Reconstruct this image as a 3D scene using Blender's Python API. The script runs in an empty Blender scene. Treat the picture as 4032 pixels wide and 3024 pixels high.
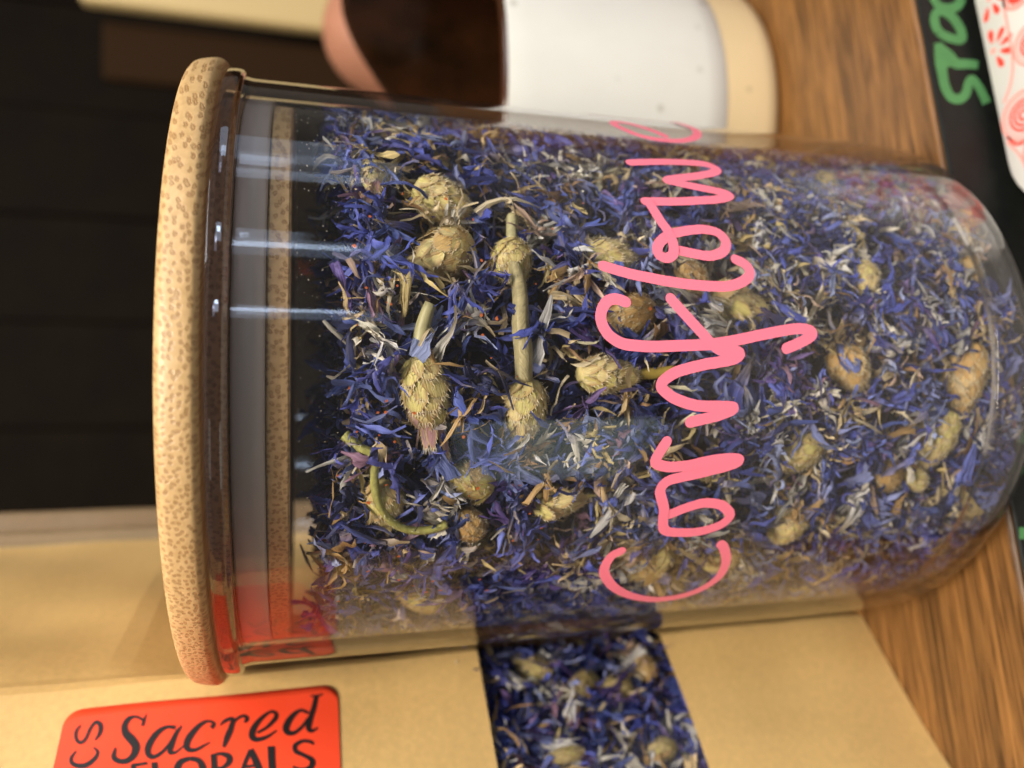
import bpy, math, random
import numpy as np
from mathutils import Vector, Matrix

# ------------------------------------------------------------------ camera, world, lamps, exposure
SC = bpy.context.scene
U = 0.01                                   # the scene is laid out in centimetres
TH, RO, CAMH = math.radians(15.5), math.radians(0.23), 12.0
JX, JY = 0.178, 14.59                      # jar axis

fw = Vector((0, math.cos(TH), -math.sin(TH)))
rt0 = Vector((1, 0, 0)); up0 = rt0.cross(fw)
rt = math.cos(RO) * rt0 + math.sin(RO) * up0
up = -math.sin(RO) * rt0 + math.cos(RO) * up0
cd = bpy.data.cameras.new('camera'); cam = bpy.data.objects.new('camera', cd)
SC.collection.objects.link(cam); SC.camera = cam
M3 = Matrix((-up, rt, -fw)).transposed()   # the phone was held on its side: picture left is up
cam.matrix_world = Matrix.Translation((0, 0, CAMH * U)) @ M3.to_4x4()
cd.sensor_width = 36; cd.lens = 36 * 3000 / 4032
cd.clip_start = 0.005; cd.clip_end = 20
cd.dof.use_dof = True; cd.dof.focus_distance = 0.102; cd.dof.aperture_fstop = 12

W = bpy.data.worlds.new('World'); SC.world = W; W.use_nodes = True
W.node_tree.nodes['Background'].inputs[0].default_value = (1.0, 0.93, 0.84, 1)
W.node_tree.nodes['Background'].inputs[1].default_value = 0.10

def area(name, loc, aim, sx, sy, power, col):
    l = bpy.data.lights.new(name, 'AREA'); l.shape = 'RECTANGLE'; l.size = sx * U; l.size_y = sy * U
    l.energy = power; l.color = col
    o = bpy.data.objects.new(name, l); SC.collection.objects.link(o)
    o.location = Vector(loc) * U
    o.rotation_euler = (Vector(aim) - Vector(loc)).to_track_quat('-Z', 'Y').to_euler()
    return o
area('ceiling_lamp', (3, -30, 80), (-2, 14, 6), 34, 26, 14.0, (1.0, 0.90, 0.77))
area('room_lamp', (58, -25, 70), (5, 18, 5), 50, 50, 4.2, (0.93, 0.97, 1.0))
for ang, wd, ht, pw in ((24.2, 5, 36, 0.9), (22.5, 13, 56, 0.6), (51, 8, 36, 1.2), (50, 26, 60, 1.0), (84, 18, 40, 0.8), (90, 46, 60, 1.2)):   # daylit windows behind the photographer
    a = math.radians(ang); d = 210
    area('window_light', (d * math.sin(a), -d * math.cos(a), 15), (0, 14, 12), wd, ht, pw, (0.60, 0.75, 1.0))

area('added_glow_light', (-31, -42, -14.5), (0, 10, 8), 26, 16, 0.12, (0.86, 1.0, 0.93))   # added light, not a window, for the pale glow mirrored in the jar front
SC.render.engine = 'CYCLES'
SC.cycles.use_denoising = True
SC.cycles.max_bounces = 7; SC.cycles.diffuse_bounces = 2; SC.cycles.glossy_bounces = 3; SC.cycles.transmission_bounces = 6; SC.cycles.transparent_max_bounces = 16
SC.cycles.use_adaptive_sampling = True; SC.cycles.adaptive_threshold = 0.03; SC.cycles.caustics_reflective = False; SC.cycles.caustics_refractive = True
SC.cycles.sample_clamp_indirect = 6
SC.view_settings.view_transform = 'Standard'; SC.view_settings.look = 'None'
SC.view_settings.exposure = 0.0; SC.view_settings.gamma = 1.0; SC.view_settings.use_curve_mapping = False

LETTERS=[[[-0.55,7.473],[-0.553,7.499],[-0.556,7.526],[-0.558,7.553],[-0.562,7.578],[-0.567,7.599],[-0.573,7.616],[-0.581,7.631],[-0.59,7.644],[-0.599,7.652],[-0.607,7.655],[-0.615,7.655],[-0.623,7.651],[-0.631,7.643],[-0.64,7.629],[-0.649,7.609],[-0.659,7.581],[-0.67,7.545],[-0.682,7.503],[-0.694,7.458],[-0.705,7.411],[-0.715,7.362],[-0.725,7.31],[-0.734,7.255],[-0.744,7.198],[-0.752,7.137],[-0.761,7.072],[-0.769,7.003],[-0.776,6.931],[-0.783,6.86],[-0.789,6.793],[-0.793,6.731],[-0.797,6.672],[-0.801,6.615],[-0.803,6.558],[-0.805,6.499],[-0.805,6.436],[-0.805,6.372],[-0.804,6.308],[-0.802,6.245],[-0.8,6.184],[-0.796,6.124],[-0.792,6.065],[-0.787,6.008],[-0.781,5.954],[-0.775,5.904],[-0.768,5.858],[-0.76,5.815],[-0.752,5.776],[-0.744,5.74],[-0.735,5.708],[-0.726,5.681],[-0.717,5.656],[-0.708,5.636],[-0.698,5.62],[-0.688,5.608],[-0.678,5.601],[-0.667,5.599],[-0.656,5.601],[-0.646,5.605],[-0.636,5.611],[-0.627,5.619],[-0.618,5.631],[-0.61,5.645],[-0.601,5.661],[-0.593,5.678],[-0.585,5.697],[-0.577,5.719],[-0.569,5.741],[-0.562,5.763],[-0.556,5.782],[-0.552,5.797],[-0.549,5.81],[-0.547,5.823],[-0.545,5.835],[-0.543,5.847]],[[-0.423,6.837],[-0.418,6.781],[-0.413,6.724],[-0.408,6.667],[-0.404,6.611],[-0.4,6.556],[-0.397,6.502],[-0.394,6.45],[-0.391,6.398],[-0.39,6.346],[-0.389,6.294],[-0.39,6.24],[-0.391,6.185],[-0.393,6.13],[-0.396,6.078],[-0.399,6.031],[-0.404,5.989],[-0.41,5.95],[-0.416,5.915],[-0.422,5.886],[-0.427,5.864],[-0.432,5.85],[-0.436,5.842],[-0.44,5.841],[-0.443,5.846],[-0.448,5.856],[-0.453,5.87],[-0.458,5.889],[-0.463,5.914],[-0.468,5.947],[-0.473,5.988],[-0.477,6.042],[-0.482,6.106],[-0.486,6.177],[-0.489,6.25],[-0.491,6.321],[-0.492,6.393],[-0.492,6.469],[-0.491,6.545],[-0.49,6.615],[-0.489,6.675],[-0.487,6.725],[-0.486,6.768],[-0.484,6.804],[-0.481,6.835],[-0.477,6.863],[-0.472,6.884],[-0.467,6.899],[-0.46,6.91],[-0.453,6.918],[-0.446,6.927],[-0.438,6.934],[-0.43,6.939],[-0.421,6.942],[-0.412,6.947],[-0.404,6.955],[-0.396,6.968],[-0.388,6.984],[-0.381,7.001],[-0.374,7.017],[-0.368,7.031],[-0.362,7.042],[-0.357,7.054],[-0.352,7.063],[-0.348,7.07],[-0.343,7.072],[-0.338,7.07],[-0.334,7.065],[-0.329,7.057],[-0.325,7.045],[-0.322,7.03],[-0.318,7.014],[-0.315,6.995],[-0.313,6.973],[-0.31,6.945],[-0.308,6.91],[-0.306,6.865],[-0.304,6.811],[-0.301,6.753],[-0.299,6.691],[-0.297,6.629],[-0.294,6.565],[-0.292,6.498],[-0.289,6.43],[-0.286,6.362],[-0.283,6.298],[-0.28,6.235],[-0.278,6.173],[-0.275,6.113],[-0.272,6.058],[-0.269,6.012],[-0.267,5.975],[-0.265,5.944],[-0.262,5.92],[-0.26,5.903],[-0.259,5.891],[-0.257,5.886],[-0.255,5.886],[-0.253,5.893],[-0.252,5.907],[-0.251,5.927],[-0.25,5.956],[-0.249,5.992],[-0.249,6.033],[-0.249,6.079],[-0.249,6.128],[-0.25,6.18],[-0.251,6.238],[-0.252,6.298],[-0.254,6.359],[-0.256,6.418],[-0.258,6.475],[-0.26,6.532],[-0.263,6.588],[-0.265,6.645],[-0.267,6.701],[-0.268,6.76],[-0.269,6.819],[-0.27,6.878],[-0.27,6.935],[-0.27,6.986],[-0.269,7.033],[-0.267,7.079],[-0.265,7.12],[-0.262,7.155],[-0.26,7.182],[-0.258,7.201],[-0.256,7.212],[-0.254,7.217],[-0.251,7.219],[-0.248,7.218],[-0.245,7.214],[-0.241,7.206],[-0.236,7.195],[-0.231,7.182],[-0.226,7.168],[-0.22,7.153],[-0.214,7.135],[-0.208,7.117],[-0.202,7.098],[-0.195,7.079]],[[-0.141,6.734],[-0.139,6.687],[-0.137,6.64],[-0.135,6.592],[-0.133,6.545],[-0.131,6.498],[-0.129,6.45],[-0.127,6.4],[-0.125,6.352],[-0.123,6.304],[-0.12,6.26],[-0.117,6.215],[-0.114,6.17],[-0.111,6.127],[-0.108,6.093],[-0.105,6.069],[-0.103,6.057],[-0.102,6.055],[-0.1,6.061],[-0.099,6.074],[-0.098,6.096],[-0.098,6.126],[-0.097,6.165],[-0.097,6.21],[-0.097,6.262],[-0.096,6.316],[-0.096,6.377],[-0.096,6.445],[-0.096,6.516],[-0.095,6.587],[-0.094,6.655],[-0.091,6.721],[-0.088,6.787],[-0.084,6.852],[-0.08,6.913],[-0.076,6.967],[-0.072,7.015],[-0.067,7.059],[-0.062,7.098],[-0.057,7.131],[-0.053,7.158],[-0.049,7.179],[-0.046,7.194],[-0.043,7.204],[-0.039,7.208],[-0.036,7.207],[-0.032,7.201],[-0.028,7.19],[-0.025,7.174],[-0.021,7.153],[-0.017,7.127],[-0.013,7.098],[-0.009,7.064],[-0.005,7.026],[-0.001,6.981],[0.003,6.929],[0.006,6.867],[0.01,6.795],[0.014,6.719],[0.017,6.643],[0.02,6.573],[0.023,6.51],[0.025,6.449],[0.026,6.391],[0.028,6.336],[0.03,6.283],[0.031,6.232],[0.033,6.183],[0.035,6.138],[0.037,6.097],[0.039,6.062],[0.042,6.033],[0.045,6.008],[0.049,5.989],[0.052,5.977],[0.054,5.974],[0.056,5.982],[0.058,6.0],[0.059,6.024],[0.06,6.053],[0.061,6.084],[0.061,6.119],[0.061,6.159],[0.061,6.201],[0.061,6.242],[0.062,6.279],[0.064,6.311],[0.067,6.34],[0.071,6.368],[0.075,6.394],[0.079,6.422],[0.084,6.447],[0.088,6.471],[0.093,6.495],[0.099,6.523],[0.107,6.559],[0.116,6.606],[0.128,6.661],[0.14,6.72],[0.152,6.776],[0.163,6.827],[0.172,6.87],[0.181,6.91],[0.189,6.947],[0.197,6.983],[0.206,7.02]],[[0.192,7.702],[0.194,7.731],[0.196,7.76],[0.198,7.789],[0.199,7.818],[0.2,7.847],[0.199,7.876],[0.198,7.905],[0.196,7.934],[0.194,7.961],[0.19,7.986],[0.185,8.008],[0.179,8.029],[0.173,8.048],[0.166,8.064],[0.159,8.075],[0.153,8.081],[0.148,8.085],[0.142,8.084],[0.136,8.08],[0.13,8.071],[0.123,8.059],[0.116,8.043],[0.109,8.022],[0.102,7.997],[0.096,7.967],[0.091,7.933],[0.086,7.895],[0.081,7.852],[0.077,7.802],[0.074,7.746],[0.072,7.68],[0.071,7.607],[0.07,7.527],[0.069,7.444],[0.069,7.359],[0.069,7.271],[0.07,7.178],[0.071,7.083],[0.072,6.987],[0.073,6.892],[0.074,6.797],[0.075,6.702],[0.076,6.606],[0.077,6.51],[0.079,6.413],[0.082,6.316],[0.085,6.217],[0.088,6.119],[0.092,6.019],[0.096,5.919],[0.1,5.817],[0.105,5.712],[0.109,5.607],[0.113,5.505],[0.117,5.41],[0.12,5.322],[0.123,5.238],[0.126,5.159],[0.128,5.086],[0.129,5.02],[0.13,4.962],[0.129,4.911],[0.129,4.867],[0.127,4.83],[0.126,4.8],[0.124,4.779],[0.121,4.764],[0.118,4.757],[0.115,4.758],[0.112,4.767],[0.109,4.785],[0.105,4.812],[0.101,4.846],[0.097,4.886],[0.093,4.93],[0.089,4.98],[0.084,5.038],[0.079,5.099],[0.075,5.161],[0.07,5.221]],[[0.295,7.981],[0.292,7.926],[0.289,7.872],[0.286,7.817],[0.283,7.759],[0.28,7.693],[0.276,7.62],[0.273,7.541],[0.27,7.458],[0.268,7.372],[0.265,7.284],[0.262,7.195],[0.259,7.103],[0.257,7.009],[0.255,6.913],[0.253,6.818],[0.251,6.72],[0.25,6.618],[0.249,6.517],[0.248,6.422],[0.248,6.337],[0.248,6.264],[0.248,6.201],[0.249,6.144],[0.25,6.091],[0.252,6.038],[0.255,5.984],[0.258,5.931],[0.262,5.881],[0.266,5.836],[0.271,5.797],[0.275,5.764],[0.28,5.735],[0.285,5.712],[0.291,5.696],[0.296,5.687],[0.301,5.687],[0.307,5.696],[0.313,5.711],[0.318,5.73],[0.322,5.751],[0.326,5.773],[0.329,5.801],[0.331,5.83],[0.333,5.86],[0.336,5.889]],[[0.358,6.809],[0.356,6.757],[0.354,6.704],[0.352,6.652],[0.35,6.6],[0.349,6.549],[0.347,6.5],[0.346,6.45],[0.344,6.402],[0.344,6.354],[0.344,6.307],[0.345,6.259],[0.348,6.209],[0.351,6.161],[0.355,6.117],[0.359,6.08],[0.364,6.049],[0.371,6.023],[0.378,6.002],[0.385,5.988],[0.391,5.982],[0.398,5.985],[0.405,5.997],[0.412,6.015],[0.419,6.04],[0.424,6.071],[0.428,6.107],[0.43,6.15],[0.432,6.199],[0.433,6.253],[0.434,6.312],[0.433,6.378],[0.43,6.453],[0.428,6.531],[0.424,6.606],[0.421,6.674],[0.417,6.735],[0.414,6.792],[0.41,6.845],[0.405,6.895],[0.4,6.94],[0.394,6.981],[0.387,7.019],[0.381,7.053],[0.374,7.081],[0.367,7.102],[0.361,7.116],[0.355,7.123],[0.35,7.125],[0.344,7.121],[0.34,7.113],[0.336,7.099],[0.333,7.078],[0.331,7.053],[0.329,7.027],[0.329,7.002],[0.33,6.979],[0.332,6.954],[0.335,6.93],[0.338,6.908],[0.342,6.89],[0.347,6.878],[0.353,6.868],[0.359,6.861],[0.366,6.858],[0.373,6.856],[0.38,6.858],[0.388,6.862],[0.397,6.868],[0.405,6.878],[0.414,6.89],[0.422,6.905],[0.431,6.925],[0.439,6.947],[0.448,6.969],[0.458,6.989],[0.469,7.009],[0.48,7.028],[0.492,7.047],[0.504,7.065],[0.517,7.083]],[[0.525,7.135],[0.526,7.04],[0.528,6.944],[0.53,6.848],[0.531,6.754],[0.533,6.665],[0.535,6.581],[0.537,6.502],[0.539,6.426],[0.541,6.349],[0.544,6.27],[0.546,6.186],[0.549,6.098],[0.551,6.01],[0.554,5.93],[0.558,5.861],[0.561,5.804],[0.565,5.754],[0.569,5.713],[0.572,5.684],[0.576,5.669],[0.579,5.67],[0.581,5.685],[0.584,5.712],[0.586,5.747],[0.589,5.785],[0.591,5.83],[0.593,5.884],[0.595,5.943],[0.597,6.003],[0.599,6.058],[0.6,6.109],[0.602,6.158],[0.604,6.206],[0.605,6.255],[0.607,6.305],[0.609,6.361],[0.611,6.42],[0.614,6.478],[0.616,6.531],[0.618,6.573],[0.619,6.606],[0.62,6.633],[0.621,6.652],[0.621,6.66],[0.623,6.655],[0.625,6.633],[0.628,6.597],[0.631,6.55],[0.634,6.496],[0.637,6.44],[0.641,6.379],[0.644,6.31],[0.648,6.237],[0.652,6.164],[0.656,6.095],[0.66,6.029],[0.665,5.962],[0.669,5.898],[0.673,5.84],[0.678,5.792],[0.682,5.751],[0.686,5.718],[0.691,5.692],[0.695,5.677],[0.7,5.675],[0.705,5.686],[0.71,5.71],[0.715,5.745],[0.72,5.79],[0.723,5.843],[0.724,5.909],[0.725,5.988],[0.724,6.075],[0.723,6.164],[0.722,6.249],[0.72,6.329],[0.719,6.408],[0.717,6.488],[0.715,6.571],[0.712,6.659],[0.709,6.755],[0.706,6.855],[0.702,6.958],[0.698,7.062],[0.694,7.163]],[[0.907,6.202],[0.912,6.217],[0.918,6.23],[0.923,6.244],[0.929,6.261],[0.936,6.285],[0.944,6.316],[0.953,6.352],[0.963,6.391],[0.973,6.433],[0.982,6.475],[0.991,6.52],[1.0,6.569],[1.008,6.618],[1.015,6.667],[1.02,6.713],[1.022,6.757],[1.023,6.803],[1.021,6.846],[1.017,6.885],[1.013,6.917],[1.006,6.941],[0.998,6.958],[0.989,6.97],[0.98,6.975],[0.971,6.974],[0.963,6.966],[0.954,6.95],[0.946,6.929],[0.937,6.905],[0.929,6.878],[0.92,6.851],[0.911,6.822],[0.902,6.789],[0.894,6.751],[0.887,6.708],[0.881,6.659],[0.876,6.606],[0.872,6.547],[0.868,6.485],[0.866,6.419],[0.865,6.345],[0.865,6.264],[0.866,6.18],[0.868,6.098],[0.871,6.022],[0.876,5.952],[0.881,5.883],[0.888,5.818],[0.896,5.757],[0.904,5.701],[0.913,5.65],[0.923,5.604],[0.933,5.561],[0.945,5.523],[0.956,5.49],[0.969,5.461],[0.983,5.434],[0.998,5.412],[1.013,5.397],[1.029,5.39],[1.046,5.394],[1.064,5.405],[1.084,5.42],[1.107,5.436],[1.132,5.448],[1.167,5.439],[1.208,5.42],[1.208,5.508],[1.207,5.603],[1.207,5.707],[1.207,5.823],[1.207,5.948],[1.207,6.079],[1.207,6.213],[1.207,6.345],[1.208,6.477],[1.208,6.61],[1.208,6.744],[1.208,6.878],[1.209,7.01]]]
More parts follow.
